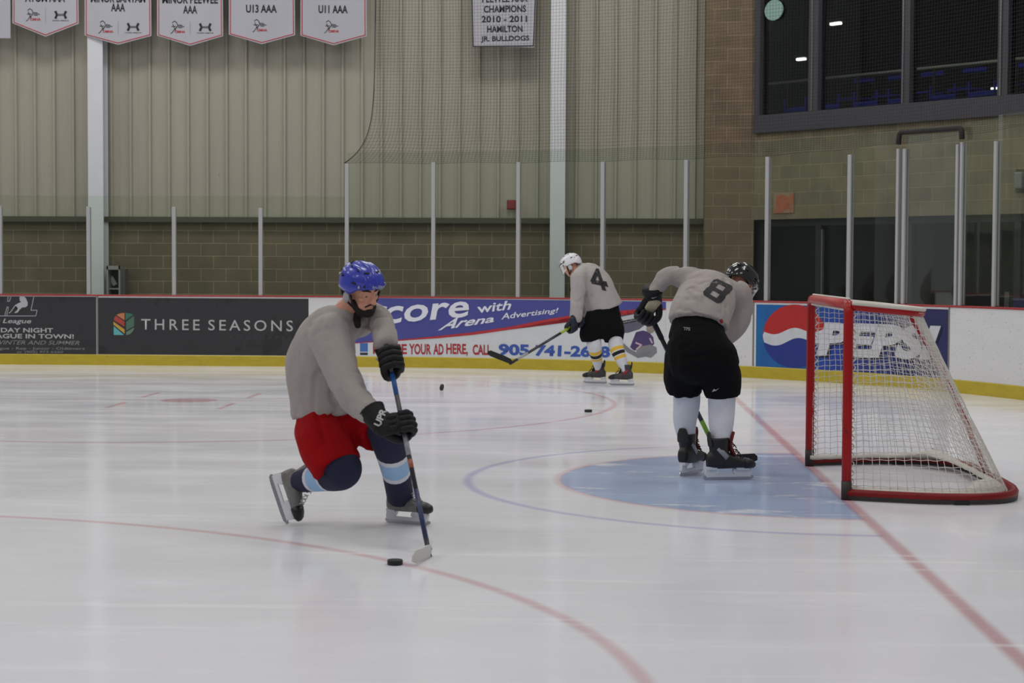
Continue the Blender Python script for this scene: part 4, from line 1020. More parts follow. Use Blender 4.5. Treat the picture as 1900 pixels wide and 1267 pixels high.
def skate(par, ankle, F, U, boot, lace, guard=None, accent=None, k=1.0, tall=True):
    L = Loc(ankle, F, U, k); S = L.S*k
    bm = bmesh.new()
    secs = [(-.088, -.05, .022, .036), (-.07, -.045, .036, .05), (-.03, -.042, .041, .056), (.02, -.042, .043, .055), (.06, -.052, .046, .044), (.11, -.06, .048, .034), (.155, -.066, .045, .029), (.19, -.071, .033, .022), (.203, -.074, .015, .012)]
    loft(bm, [(L(x, 0, z), L.d(0, w*k, 0), L.d(0, 0, h*k)) for x, z, w, h in secs], 16, .85)
    chain(bm, [L(-.012, 0, -.06), L(-.010, 0, -.02), L(-.012, 0, .03), L(-.016, 0, .085)], [(.040*k, .056*k), (.043*k, .057*k), (.049*k, .061*k), (.054*k, .066*k)], L.S, 16, 3, True, False)
    b = obj('skate', remesh(bm, .006*k, 2), boot, par, True)
    bm = bmesh.new(); loft(bm, [(L(x, 0, z), L.d(0, w*k, 0), L.d(0, 0, h*k)) for x, z, w, h in [(.135, -.064, .0485, .034), (.165, -.067, .046, .031), (.193, -.071, .034, .024), (.208, -.074, .014, .012)]], 16, .85)
    obj('toe_cap', bm, M_bblack, b, True)
    if tall:
      bm = bmesh.new(); chain(bm, [L(.075, 0, -.012), L(.052, 0, .04), L(.060, 0, .09), L(.072, 0, .115)], [(.036*k, .012*k)]*3+[(.026*k, .008*k)], L.S, 12, 4); obj('tongue', bm, guard or M_bblack, b, True)
    if tall:
      bm = bmesh.new(); chain(bm, [L(-.064, 0, .04), L(-.072, 0, .08), L(-.074, 0, .115)], [(.040*k, .012*k), (.037*k, .010*k), (.024*k, .007*k)], L.S, 12, 4); obj('tendon_guard', bm, M_bblack, b, True)
    bm = bmesh.new()
    for i in range(6):
        x, z = .125-.014*i, -.026+.016*i+(.012 if i > 2 else 0)
        for s in (-1, 1): tube(bm, [L(x, -s*.030, z-.006), L(x-.003, 0, z+.010), L(x-.010, s*.030, z+.006)], .0032*k, 5)
    obj('laces', bm, lace, b, True)
    bm = bmesh.new()
    plate(bm, [(-.09, -.09), (-.02, -.093), (-.03, -.118), (-.04, -.126), (.08, -.126), (.07, -.112), (.075, -.098), (.175, -.092), (.187, -.104), (.178, -.144), (-.09, -.144), (-.097, -.128)], .017*k, L)
    for s in (-1, 1):
        plate(bm, [(-.088, -.082), (-.025, -.085), (-.032, -.1), (-.085, -.1)], .02*k, L, s*.012); plate(bm, [(.085, -.088), (.17, -.088), (.165, -.102), (.092, -.102)], .022*k, L, s*.014)
    obj('blade_holder', bm, M_hold, b)
    bm = bmesh.new(); plate(bm, [(-.10, -.138), (-.108, -.150), (-.095, -.164), (-.05, -.168), (.12, -.168), (.17, -.165), (.198, -.152), (.196, -.138)], .0035*k, L); obj('runner', bm, M_steel, b)
    if accent:
        bm = bmesh.new()
        for s in (-1, 1): loft(bm, [(L(-.03+.028*i, s*(.043+.001*i), .03-.03*i), L.d(.010*k, 0, .012*k), L.d(0, .004*k, 0)) for i in range(3)], 8)
        obj('side_stripe', bm, accent, b, True)
    return b

def back_side(axis, wrist, grip):
    'turn the back of the hand away from the viewer'
    Z = V(axis).normalized(); w = V(wrist)-V(grip); return 1 if Z.cross(w-Z*w.dot(Z)).dot(DIR) > 0 else -1
def glove(par, grip, axis, wrist, shell, side=1, cuffm=None, palm=None, mark=None, k=1.0, cufflen=.13, rolls=True):
    """grip: point of the stick in the hand; axis: along the stick towards the blade (thumb side); wrist: where the arm ends; side: which side the back of the hand faces"""
    grip = V(grip); Z = V(axis).normalized(); w = V(wrist)-grip; w = (w-Z*w.dot(Z)).normalized(); N = Z.cross(w)*side
    P = lambda a, n, z: grip+(w*a+N*n+Z*z)*k
    bm = bmesh.new()
    chain(bm, [P(.105, .012, -.004), P(.07, .028, -.004), P(.03, .034, -.002), P(.0, .036, 0)], [(.050*k, .030*k), (.055*k, .027*k), (.055*k, .022*k), (.050*k, .018*k)], Z, 14, 3)
    for i, (z, r, ln) in enumerate(((.041, .0165, .96), (.0145, .0178, 1.06), (-.0135, .0172, 1.0), (-.040, .0155, .86))):
        j = [(.002, .042), (-.030*ln, .040), (-.046*ln, .014), (-.040*ln, -.018), (-.016, -.036), (.012*ln, -.036)]
        pts = [P(a, n, z*(1+.03*(q > 1))) for q, (a, n) in enumerate(j)]
        rr = []
        for q in range(len(j)): rr.append(r*k*(1.08-.06*q))
        chain(bm, pts, rr, Z, 10, 3)
        for q in (1, 2): # padded rolls on the backs of the fingers
            c = pts[q]; nrm = (c-P(-.005, 0, z)).normalized(); L = Loc(c+nrm*.006*k, nrm, Z, k); blob(bm, L(0, 0, 0), .013, .021, .0155, L, 10)
    chain(bm, [P(.075, .0, .036), P(.046, -.012, .055), P(.018, -.026, .062), P(-.012, -.034, .050), P(-.028, -.026, .040)], [.023*k, .021*k, .0185*k, .017*k, .013*k], N, 10, 3)   # thumb
    for s in (-.027, 0, .027):
        L = Loc(P(.045, .050, s), w, N, k); blob(bm, L(0, 0, 0), .026, .0135, .013, L, 10)
    g_ = obj('glove', bm, shell, par, True)
    W_ = V(wrist); d = (W_-P(.10, .01, 0)).normalized()
    bm = bmesh.new(); c0 = P(.095, .012, -.002)
    chain(bm, [c0, c0+d*.04*k, c0+d*.085*k, c0+d*cufflen*k], [(.046*k, .036*k), (.052*k, .044*k), (.060*k, .053*k), (.066*k, .060*k)], Z, 16, 4, False, False)
    for q in ((.045, .09) if rolls else ()):
        c = c0+d*q*k; A = (Z-d*Z.dot(d)).normalized(); B = d.cross(A); r1 = (.058+.07*q)*k; r2 = (.050+.09*q)*k
        tube(bm, [c+A*r1*math.cos(t)+B*r2*math.sin(t) for t in np.linspace(0, 2*PI, 20)[:-1]], .007*k, 6, True)
    obj('cuff', bm, cuffm or shell, g_, True)
    if palm:
        bm = bmesh.new(); chain(bm, [P(.095, -.014, .0), P(.06, -.006, 0), P(.03, .002, 0)], [(.034*k, .018*k), (.037*k, .019*k), (.032*k, .015*k)], Z, 12, 3); obj('palm', bm, palm, g_, True)
    if mark:
        c = c0+d*.062*k; A = (Z-d*Z.dot(d)).normalized(); B = d.cross(A); bm = bmesh.new()
        tube(bm, [c+A*.0625*k*math.cos(t)+B*.0545*k*math.sin(t) for t in np.linspace(0, 2*PI, 24)[:-1]], .006*k, 6, True); obj('cuff_band', bm, mark, g_, True)
    return g_

def helmet(par, c, F, U, shell, vent, k=1.0, visor=True, guard=None, chin=True, sticker=None):
    L = Loc(c, F, U, k)
    ax = (.138, .113, .128)
    def pt(az, el, s=1.0):
        ca, sa, ce, se = math.cos(az), math.sin(az), math.cos(el), math.sin(el)
        e = .9; f = lambda x: math.copysign(abs(x)**e, x)
        x = ax[0]*f(ca)*f(ce)*s; y = ax[1]*f(sa)*f(ce)*s; z = ax[2]*f(se)*s
        if az is not None and ca < 0: x *= 1.02
        return (x-.008, y, z)
    def low(az):
        a = abs((az+PI) % (2*PI)-PI)
        return np.interp(a, [0, .5, .95, 1.25, 1.7, 2.1, 2.6, PI], [.24, .22, .12, -.14, -.18, -.20, -.46, -.52])
    bm = bmesh.new(); NA, NE = 48, 16
    def layer(s):
        top = bm.verts.new(L(*pt(0, PI/2, s))); rows = []
        for j in range(1, NE+1):
            row = []
            for i in range(NA):
                az = 2*PI*i/NA; el = PI/2+(low(az)-PI/2)*j/NE
                sc = s*(1+(.022 if (.40 < el < .95 and abs(math.sin(az)) > .35) else 0)-(.02 if abs(el-.34) < .07 else 0))
                row.append(bm.verts.new(L(*pt(az, el, sc))))
            rows.append(row)
        for i in range(NA):
            f = bm.faces.new((top, rows[0][i], rows[0][(i+1) % NA])); f.smooth = True
            for j in range(NE-1):
                f = bm.faces.new((rows[j][i], rows[j+1][i], rows[j+1][(i+1) % NA], rows[j][(i+1) % NA])); f.smooth = True
        return rows[-1]
    a = layer(1.0); b = layer(.90)
    for i in range(NA): bm.faces.new((a[i], b[i], b[(i+1) % NA], a[(i+1) % NA]))
    h = obj('helmet', bm, shell, par, True)
    # raised crown ridges
    bm = bmesh.new()
    for y in (-.05, 0, .05):
        P = [pt(math.atan2(y*1.1, math.cos(t)), 0, 1) for t in ()]
        pts = []
        for t in np.linspace(.42, 2.5, 12):
            x = ax[0]*math.cos(t)*.99-.008; z = ax[2]*math.sqrt(max(0, 1-(y/ax[1])**2))*math.sin(t); pts.append(L(x*math.sqrt(1-(y/ax[1])**2*.5), y, z))
        chain(bm, pts, [(.017*k, .0065*k)]*len(pts), L.S, 10, 2)
    obj('crown_ridge', bm, shell, h, True)
    bm = bmesh.new()
    for az in (.55, -.55, 1.2, -1.2, 2.0, -2.0, 2.7, -2.7):
        for el in (.34, .98):
            p = L(*pt(az, el, 1.012)); n = (p-L(-.008, 0, 0)).normalized(); q = Loc(p, n, L.U); box(bm, p, (.008*k, .030*k, .011*k), q.R, .003*k)
    obj('vent', bm, vent, h, label='dark helmet vents')
    bm = bmesh.new()
    for az in (.9, -.9, 2.3, -2.3):
        p = L(*pt(az, .25, 1.01)); n = (p-L(0, 0, 0)).normalized(); blob(bm, p, .008, .008, .008, Loc(p, n, L.U, k), 10)
    obj('screw', bm, M_steel, h, True)
    bm = bmesh.new()
    for s in (-1, 1):
        p = L(.0, s*.098, -.058); q = Loc(p, L.S*s, L.U, k); loft(bm, [(q(x, 0, 0), q.d(0, r*k, 0), q.d(0, 0, r*1.3*k)) for x, r in ((-.008, .022), (.0, .028), (.008, .022))], 14)
    obj('ear_guard', bm, guard or shell, h, True)
    if chin:
        bm = bmesh.new()
        for s in (-1, 1):
            tube(bm, [L(.035, s*.100, -.03), L(.045, s*.086, -.075), L(.06, s*.05, -.125), L(.068, 0, -.142)], .007*k, 6); tube(bm, [L(-.03, s*.098, -.04), L(.01, s*.085, -.09), L(.055, s*.052, -.125)], .006*k, 6)
        obj('chin_strap', bm, M_strap, h, True)
    if visor:
        bm = bmesh.new(); rows = []
        for j in range(7):
            row = []
            for i in range(21):
                az = -1.25+2.5*i/20; z = .030-.125*j/6*(1-.25*abs(az/1.25)**2); r = 1.05+.03*j/6
                row.append(bm.verts.new(L(ax[0]*math.cos(az)*r+.004, ax[1]*math.sin(az)*r*1.02, z)))
            rows.append(row)
        for j in range(6):
            for i in range(20): f = bm.faces.new((rows[j][i], rows[j][i+1], rows[j+1][i+1], rows[j+1][i])); f.smooth = True
        bmesh.ops.solidify(bm, geom=bm.faces[:], thickness=.003*k)
        obj('visor', bm, M_vis, h, True)
        bm = bmesh.new(); tube(bm, [L(ax[0]*math.cos(a_)*1.055+.004, ax[1]*math.sin(a_)*1.07, .032) for a_ in np.linspace(-1.3, 1.3, 20)], .005*k, 6); obj('visor_mount', bm, M_strap, h, True)
    if sticker:
        p = L(*sticker[0]); n = (p-L(-.008, 0, 0)).normalized(); q = Loc(p, n, L.U, k); bm = bmesh.new()
        loft(bm, [(q(x, 0, 0), q.d(0, sticker[1], 0), q.d(0, 0, sticker[1])) for x in (-.004, .002)], 16); obj('sticker', bm, M_gwht, h)
    return h

def head(bm, L, neck):
    k = L.k
    secs = [(-.122, .066, .018, .02), (-.108, .056, .040, .040), (-.08, .036, .064, .054), (-.04, .020, .083, .064), (.0, .008, .094, .071), (.045, 0, .099, .075), (.085, -.005, .082, .063), (.108, -.006, .050, .040), (.12, -.006, .018, .015)]
    loft(bm, [(L(x, 0, z), L.d(hx*k, 0, 0), L.d(0, hy*k, 0)) for z, x, hx, hy in secs], 20, .92)
    chain(bm, [L(.096, 0, .020), L(.113, 0, -.006), L(.128, 0, -.028)], [.010*k, .013*k, .016*k], L.S, 10, 3)
    for s in (-1, 1):
        blob(bm, L(.108, s*.013, -.030), .012, .010, .009, L); chain(bm, [L(.090, s*.012, .024), L(.087, s*.036, .028), L(.068, s*.056, .022)], [.009*k, .010*k, .009*k], L.U, 8, 3)
        blob(bm, L(.070, s*.046, -.022), .022, .020, .018, L); blob(bm, L(.060, s*.035, -.07), .025, .022, .022, L)
        blob(bm, L(-.006, s*.076, -.012), .020, .010, .032, L); blob(bm, L(-.014, s*.080, -.006), .012, .008, .022, L)
        blob(bm, L(.0845, s*.031, .0105), .0125, .0165, .0075, L)      # upper lid
    chain(bm, [L(.083, -.026, -.062), L(.099, -.010, -.056), L(.100, .010, -.056), L(.083, .026, -.062)], [.006*k, .008*k, .008*k, .006*k], L.U, 8, 3)
    chain(bm, [L(.083, -.024, -.066), L(.097, -.008, -.071), L(.097, .008, -.071), L(.083, .024, -.066)], [.006*k, .0085*k, .0085*k, .006*k], L.U, 8, 3)
    blob(bm, L(.078, 0, -.103), .022, .024, .020, L)
    chain(bm, [V(neck), L(-.03, 0, -.09), L(-.02, 0, -.03)], [.066*k, .058*k, .055*k], L.S, 14, 4)
def eyes(par, L):
    for s in (-1, 1):
        bm = bmesh.new(); chain(bm, [L(.097, s*.013, .030), L(.094, s*.034, .036), L(.078, s*.054, .030)], [.004*L.k, .005*L.k, .0035*L.k], L.U, 8, 3); obj('eyebrow', bm, M_beard, par, True)
    for s in (-1, 1):
        bm = bmesh.new(); blob(bm, L(.0835, s*.031, .0030), .0125, .0125, .0125, L, 16)
        for f in bm.faces:
            c = f.calc_center_median()-L(.0835, s*.031, .0030); f.material_index = 1 if c.normalized().dot(L.d(.93, -s*.05, -.36)) > .70 else 0
        obj('eye', bm, [mat('eye white', (168, 156, 150), .35), mat('iris dark', (38, 28, 22), .2)], par, True)
def banded(name, par, pts, rad, bands, mats_, side=None, n=18):
    """sock with colour bands; bands: list of (t limit, material index)"""
    bm = bmesh.new()
    def mi(t):
        for lim, i in bands:
            if t <= lim: return i
        return bands[-1][1]
    chain(bm, pts, rad, side, n, 24, True, False, mats=mi); return obj(name, bm, mats_, par, True)
def proj_on(o):
    t = bvh_of(o)
    def f(u, v, lift):
        d = ray(u, v); h = t.ray_cast(CAM, d)
        if h[0] is None:
            p = CAM+d*((ORG[o.name]-CAM).length); h = t.find_nearest(p)
        n = h[1] if h[1].dot(d) < 0 else -h[1]
        return h[0]+n*lift-d*lift*.5
    return f
def hstick(name, label, top, heel, blade, up, shaftm, blade_m, grip=None, knob=None, bands=(), curve=.03, taper=1.0, tape=None):
    """hockey stick: straight shaft from top to heel, blade along the given direction"""
    top, heel, D, U = V(top), V(heel), V(blade).normalized(), V(up).normalized()
    t = thing(name, label, 'hockey stick', heel)
    d = (heel-top).normalized(); A = d.cross(D).normalized(); B = d.cross(A)
    def seg(a, b, r=(.0105, .0155)): 
        bm = bmesh.new(); loft(bm, [(top.lerp(heel, a), A*r[0], B*r[1]), (top.lerp(heel, b), A*r[0], B*r[1])], 12, .45); return bm
    sh = obj('shaft', seg(0, 1), shaftm, t)
    if grip: obj('grip_tape', seg(-.004, .16, (.0135, .0185)), grip, t)
    for nm, a, b, m_ in bands: obj(nm, seg(a, b, (.0112, .0162)), m_, t)
    bm = bmesh.new(); rs = []; N_ = D.cross(U).normalized(); Lb = .31
    for i in range(13):
        f = i/12; x = Lb*f; h = np.interp(f, [0, .08, .3, .85, .95, 1], [.042, .058, .066, .066, .056, .03]); hz = np.interp(f, [0, .1, .85, 1], [.0, .0, .002, .018])
        c = heel+D*(x-.015)+N_*curve*(f**2); th = .007*(1-.45*f)
        rs.append([bm.verts.new(c+U*hz+N_*th), bm.verts.new(c+U*(hz+h)+N_*th*.7), bm.verts.new(c+U*(hz+h)-N_*th*.7), bm.verts.new(c+U*hz-N_*th)])
    for i in range(12):
        for j in range(4):
            f = bm.faces.new((rs[i][j], rs[i][(j+1) % 4], rs[i+1][(j+1) % 4], rs[i+1][j])); f.smooth = False
    bm.faces.new(rs[0][::-1]); bm.faces.new(rs[-1])
    obj('blade', bm, blade_m, t)
    bm = bmesh.new(); loft(bm, [(heel-d*.10, A*.011, B*.016), (heel-d*.04, A*.010, B*.019), (heel+U*.038+D*.004, A*.008, B*.018)], 12, .6); obj('hosel', bm, tape or shaftm, t)
    return t
def person(label, loc): return thing('person', label, 'person', loc)
def clothe(par, name, chains, m, voxel, sm=4, wr=.006, ws=9, stretch=(1, 1, 1)):
    bm = bmesh.new()
    for c in chains: chain(bm, *c[:2], **c[2])
    return obj(name, remesh(bm, voxel, sm, .5, wr, ws, stretch), m, par, True)
def body_mesh(par, chains, L, neck, voxel, shrink=.60):
    bm = bmesh.new()
    for c in chains:
        rad = [tuple(x*shrink for x in r) if isinstance(r, tuple) else r*shrink for r in c[1]]
        kw = dict(c[2]); kw['round0'] = kw['round1'] = kw is None; chain(bm, c[0], rad, **kw)
    head(bm, L, neck); return obj('body', remesh(bm, voxel, 1), M_skin, par, True)
X_ = V((1, 0, 0))

# ------------------------------------------------------------------ the skater with the blue helmet
P1 = person('person in blue helmet, grey jersey and red pants skating forward with a hockey stick', ground(600, 975))
a = at
stick_top, stick_heel = a(717, 640, -2.72), ground(797, 1033)+V((0, 0, .004))
sd = (stick_heel-stick_top)
g1 = stick_top+sd*.08; g2 = stick_top+sd*.395
torso = [[a(614, 766, -2.30), a(608, 730, -2.31), a(594, 680, -2.35), a(604, 636, -2.42), a(619, 604, -2.47), a(640, 586, -2.50)], [(.224, .200), (.215, .190), (.196, .175), (.174, .165), (.135, .135), (.072, .072)], dict(side=(1, 0, .25), round0=False)]
yoke = [[a(606, 622, -2.60), a(632, 604, -2.48), a(668, 600, -2.34)], [.10, .085, .085], dict()]
w1 = a(692, 770, -2.93); w2 = a(713, 628, -2.66)
armN = [[a(612, 618, -2.58), a(625, 665, -2.66), a(648, 722, -2.76), a(668, 749, -2.84), a(687, 766, -2.91)], [.118, .102, .092, .080, .072], dict()]
armF = [[a(664, 596, -2.36), a(690, 588, -2.42), a(708, 602, -2.52), a(715, 636, -2.67)], [.092, .082, .076, .066], dict()]
jer = clothe(P1, 'jersey', [torso, yoke, armN, armF], M_jersey, .012, 3, .019, 6.0, (1, 1, .7))
hipsC = [[a(615, 752, -2.31), a(613, 790, -2.33)], [(.186, .155), (.195, .162)], dict(side=(1, 0, .1))]
thN = [[a(595, 792, -2.38), a(603, 822, -2.46), a(627, 870, -2.54)], [(.135, .15), (.155, .150), (.150, .142)], dict(round1=False)]
thF = [[a(648, 778, -2.24), a(674, 788, -2.34), a(704, 806, -2.45)], [(.12, .12), (.125, .12), (.115, .11)], dict(round1=False)]
clothe(P1, 'hockey_pants', [hipsC, thN, thF], M_pred, .012, 3, .016, 6)
kN, aN = a(634, 872, -2.54), a(556, 893, -2.24)
kF, aF = a(722, 815, -2.50), a(744, 917, -2.18)
sN = [[a(620, 852, -2.52), kN, a(595, 885, -2.39), aN], [.10, .108, .080, .062], dict()]
sF = [[a(706, 790, -2.44), kF, a(734, 872, -2.34), a(743, 922, -2.19)], [.09, .102, .080, .076], dict()]
for (pts, rad, kw), bands in ((sN, [(1.62, 0), (1.72, 2), (2.22, 1), (2.34, 2), (9, 0)]), (sF, [(1.42, 0), (1.56, 2), (1.98, 1), (2.12, 2), (9, 0)])):
    banded('sock', P1, pts, rad, bands, [M_navy, M_lblue, M_swhite])
H1 = Loc(a(671, 536, -2.56), (.66, -.62, -.42), (.18, -.34, .92), .96)
armN2, armF2 = armN, armF
b1 = body_mesh(P1, [torso, armN2, armF2, hipsC, thN, thF, sN, sF], H1, a(641, 576, -2.50), .006)
eyes(b1, H1)
bm = bmesh.new()
chain(bm, [H1(.03, -.060, -.060), H1(.055, -.045, -.095), H1(.083, 0, -.112), H1(.055, .045, -.095), H1(.03, .060, -.055)], [(.018, .026), (.020, .030), (.024, .032), (.020, .030), (.018, .026)], H1.U, 12, 4); chain(bm, [H1(.06, -.01, -.115), H1(.02, -.015, -.155), a(664, 604, -2.56)], [.026, .024, .018], H1.S, 12, 4)
chain(bm, [H1(.094, -.030, -.066), H1(.107, 0, -.047), H1(.094, .030, -.066)], [.006]*3, H1.U, 8, 4); blob(bm, H1(.095, 0, -.092), .014, .026, .018, H1)
obj('beard', remesh(bm, .005, 2), M_beard, b1, True)
bm = bmesh.new(); chain(bm, [H1(-.105, 0, -.03), H1(-.095, 0, -.07), H1(-.08, 0, -.095)], [(.06, .02), (.055, .02), (.04, .012)], H1.S, 12, 4); obj('hair', bm, M_beard, b1, True)
M_hblue = mat('helmet blue', (40, 52, 168), .28, var=.05, coat=.4)
h1 = helmet(P1, H1(.0, 0, .022), H1.F, H1.U, M_hblue, mat('vent dark', (14, 15, 24), .6), .97, False, mat('ear guard clear', (160, 160, 160), .35))
pj = proj_on(h1); 
decal_text('helmet_lettering', 'BAUER', [(691, 536), (710, 534.5), (710, 529.5), (691, 531)], pj, mat('helmet print', (160, 166, 200), .5), h1, .03, step=3, stepy=3, lift=.002)
gl = glove(P1, g1, sd, w2, M_gblk, 1, None, None, M_gwht, 1.2, .105, False)
gl2 = glove(P1, g2, sd, w1, M_gblk, -1, None, None, None, 1.12, .11, False)
for gg, q in ((gl2, [(706, 793), (718, 762), (706, 757), (694, 787)]),):
    cf = [c for c in gg.children if c.name.startswith('cuff')][0]
    decal_text('cuff_lettering', 'UPR', q, proj_on(cf), M_gwht, gg, .04, step=4, stepy=4, lift=.004)
F_ = V((.86, -.45, 0)); skate(P1, aF, F_, (0, 0, 1), M_bgrey, M_lace, tall=False)
skate(P1, aN, (.36, -.30, -.88), (.86, -.12, .40), M_bgrey, M_lace, tall=False)
hstick('hockey_stick', 'dark blue hockey stick with a white taped blade held by the person in red pants', stick_top, stick_heel, (-.10, -.99, 0), (.10, 0, 1), mat('stick black', (30, 32, 38), .4, var=.2, vscale=10), mat('blade tape white', (206, 204, 198), .8),
       None, None, (('blue_print', .14, .25, mat('stick blue', (34, 86, 150), .4)), ('silver_print', .44, .54, mat('stick silver', (150, 152, 156), .4, var=.3, vscale=20)), ('rust_print', .56, .60, mat('stick rust', (150, 84, 58), .4)), ('navy_print', .70, .93, mat('stick navy', (34, 48, 86), .4, var=.3, vscale=12))), .03)

# ------------------------------------------------------------------ number 8, seen from behind
P2 = person('person in grey number 8 jersey and black pants bent over, seen from behind', ground(1310, 885))
top2, heel2 = a(1205, 582, .53), V((a(1345, 866, .62).x, .62, .006))
heel2 = ground(1341, 862)+V((0, 0, .004)); sd2 = heel2-top2
hw = a(1215, 545, .50)
torso = [[a(1295, 603, .15), a(1299, 582, .20), a(1312, 553, .34), a(1322, 536, .48), a(1342, 530, .66)], [(.218, .180), (.218, .172), (.212, .145), (.180, .125), (.09, .08)], dict(side=(1, 0, -.38), round0=False)]
yoke = [[a(1276, 518, .48), a(1320, 528, .54), a(1366, 550, .60)], [.090, .100, .10], dict()]
armL = [[a(1280, 518, .48), a(1252, 511, .48), a(1234, 515, .47), a(1211, 544, .49)], [.086, .072, .070, .058], dict()]
handR = top2+sd2*.42
armR = [[a(1366, 545, .60), a(1374, 575, .62), a(1366, 604, .60), a(1340, 630, .55)], [.105, .092, .085, .07], dict()]
jer2 = clothe(P2, 'jersey', [torso, yoke, armL, armR], M_jersey, .012, 3, .019, 6.0, (1, 1, .7))
hips = [[a(1294, 608, .14), a(1296, 640, .10), a(1299, 668, .10)], [(.186, .145), (.225, .18), (.236, .185)], dict(side=(1, 0, -.2))]
thL = [[a(1272, 660, .12), a(1269, 700, .18), a(1269, 729, .22)], [(.135, .15), (.122, .145), (.108, .125)], dict(round1=False)]
thR = [[a(1328, 660, .08), a(1338, 700, .10), a(1341, 736, .12)], [(.135, .15), (.120, .145), (.110, .125)], dict(round1=False)]
pants2 = clothe(P2, 'hockey_pants', [hips, thL, thR], M_pblk, .012, 3, .014, 6)
aL, aR = a(1277, 830, .26), a(1338, 839, .04)
sL = [[a(1274, 715, .22), a(1274, 748, .26), a(1271, 785, .26), aL], [.094, .094, .080, .048], dict()]
sR = [[a(1339, 722, .10), a(1339, 752, .13), a(1338, 795, .09), aR], [.094, .094, .082, .048], dict()]
for pts, rad, kw in (sL, sR): banded('sock', P2, pts, rad, [(9, 0)], [M_swhite])
H2 = Loc(a(1374, 524, .76), (.66, .38, -.66), (.50, .30, .66), .93)
b2 = body_mesh(P2, [torso, armL, armR, hips, thL, thR, sL, sR], H2, a(1347, 536, .64), .011)
eyes(b2, H2)
M_hblk = mat('helmet black', (15, 15, 17), .16, coat=.5)
helmet(P2, H2(0, 0, .022), H2.F, H2.U, M_hblk, mat('vent black', (8, 8, 9), .6), .93, True, None, True, ((-.10, .055, .085), .022))
gp = a(1200, 583, .52); ga = V((.80, .35, -.45)); hw = a(1213, 540, .49); glove(P2, gp, ga, hw, M_gblk, back_side(ga, hw, gp), None, M_palm, None, 1.22, .05, False)
glove(P2, handR, sd2, a(1340, 630, .55), M_gblk, -1, None, None, None, 1.1, .11)
q = proj_on(jer2)
def digit(name, parent, q, strokes_, wd, quad):
    BL, BR, TR, TL = [V((*p, 0)) for p in quad]; polys = []
    def mp(x, y): r = (BL*(1-x)+BR*x)*(1-y)+(TL*(1-x)+TR*x)*y; return (r.x, r.y)
    for L_ in strokes(strokes_, wd): polys.append([mp(x, y) for x, y in L_])
    return decal_poly(name, polys, q, M_digit, parent, step=3, stepy=3, lift=.004)
def octo(x0, x1, y0, y1, c): return [(x0+c, y0), (x1-c, y0), (x1, y0+c), (x1, y1-c), (x1-c, y1), (x0+c, y1), (x0, y1-c), (x0, y0+c), (x0+c, y0)]
E8 = [[(.12, 0), (.88, 0), (1, .12), (1, .17), (0, .17), (0, .12)], [(.04, .42), (.96, .42), (.96, .58), (.04, .58)], [(0, .17), (.31, .17), (.31, .42), (.04, .42), (0, .38)], [(.69, .17), (1, .17), (1, .38), (.96, .42), (.69, .42)]]
E8 += [[(x, 1-y) for x, y in P_][::-1] for P_ in (E8[0], E8[2], E8[3])]
def quad_polys(polys, quad):
    BL, BR, TR, TL = [V((*p, 0)) for p in quad]
    return [[((BL*(1-x)+BR*x)*(1-y)+(TL*(1-x)+TR*x)*y)[:2] for x, y in P_] for P_ in polys]
decal_poly('jersey_number', quad_polys(E8, [(1302, 545), (1335, 565), (1362, 533), (1327, 516)]), q, M_digit, jer2, step=3, stepy=3, lift=.004)
decal_poly('team_patch', [[(1331, 592), (1338, 589), (1345, 597), (1342, 607), (1336, 603), (1332, 600)]], q, mat('patch white', (176, 170, 168), .8), jer2, step=3, stepy=3, lift=.004)
decal_poly('team_patch_leaf', [[(1334, 593), (1339, 591.5), (1342, 597), (1337, 599)]], q, mat('patch red', (160, 40, 44), .8), jer2, step=3, stepy=3, lift=.006)
q = proj_on(pants2)
decal_text('waist_lettering', 'TPS', [(1268, 613), (1281, 614), (1281, 608), (1268, 607)], q, mat('pants print grey', (120, 120, 122), .8), pants2, .04, step=3, stepy=3, lift=.004)
decal_poly('leg_mark', [[(1321, 727), (1325, 721), (1328, 723), (1335, 719.5), (1329, 724.5), (1325, 724)]], q, mat('pants mark white', (170, 170, 172), .7), pants2, step=3, stepy=3, lift=.004)
skate(P2, aL, (.50, .86, 0), (0, 0, 1), M_bblack, M_lacek, mat('tongue red', (96, 16, 20), .8), mat('boot silver', (140, 142, 146), .4), 1.17)
skate(P2, aR, (.97, .22, 0), (.0, 0, 1), M_bblack, M_lacek, mat('tongue red', (96, 16, 20), .8), mat('boot silver', (140, 142, 146), .4), 1.17)
hstick('hockey_stick', 'black hockey stick with green print reaching between the legs of number 8', top2, heel2, (.86, .5, 0), (0, 0, 1), mat('stick black', (30, 32, 38), .4), mat('blade black', (22, 22, 24), .7), mat('stick grip', (26, 26, 28), .8),
       None, (('green_print', .70, .80, mat('stick green', (120, 170, 50), .45, var=.35, vscale=25)),), .02)

# ------------------------------------------------------------------ number 4 by the boards
P3 = person('person in white helmet and grey number 4 jersey skating toward the boards', ground(1135, 714))
heel3 = a(946, 675, 8.7); hand3 = a(1060, 606, 9.60); sd3 = heel3-hand3; top3 = hand3-sd3*.17
hw3 = a(1070, 584, 9.60)
torso = [[a(1125, 576, 9.84), a(1115, 555, 9.84), a(1103, 525, 9.86), a(1089, 506, 9.90), a(1078, 498, 9.92)], [(.222, .165), (.222, .165), (.215, .155), (.165, .13), (.085, .08)], dict(side=(1, 0, -.30), round0=False)]
yoke = [[a(1072, 517, 9.72), a(1085, 506, 9.88), a(1100, 504, 10.05)], [.098, .11, .095], dict()]
armL = [[a(1073, 516, 9.72), a(1072, 546, 9.64), a(1069, 589, 9.59)], [.108, .092, .076], dict()]
armR = [[a(1098, 506, 10.05), a(1085, 545, 10.2), a(1078, 580, 10.1)], [.10, .085, .07], dict()]
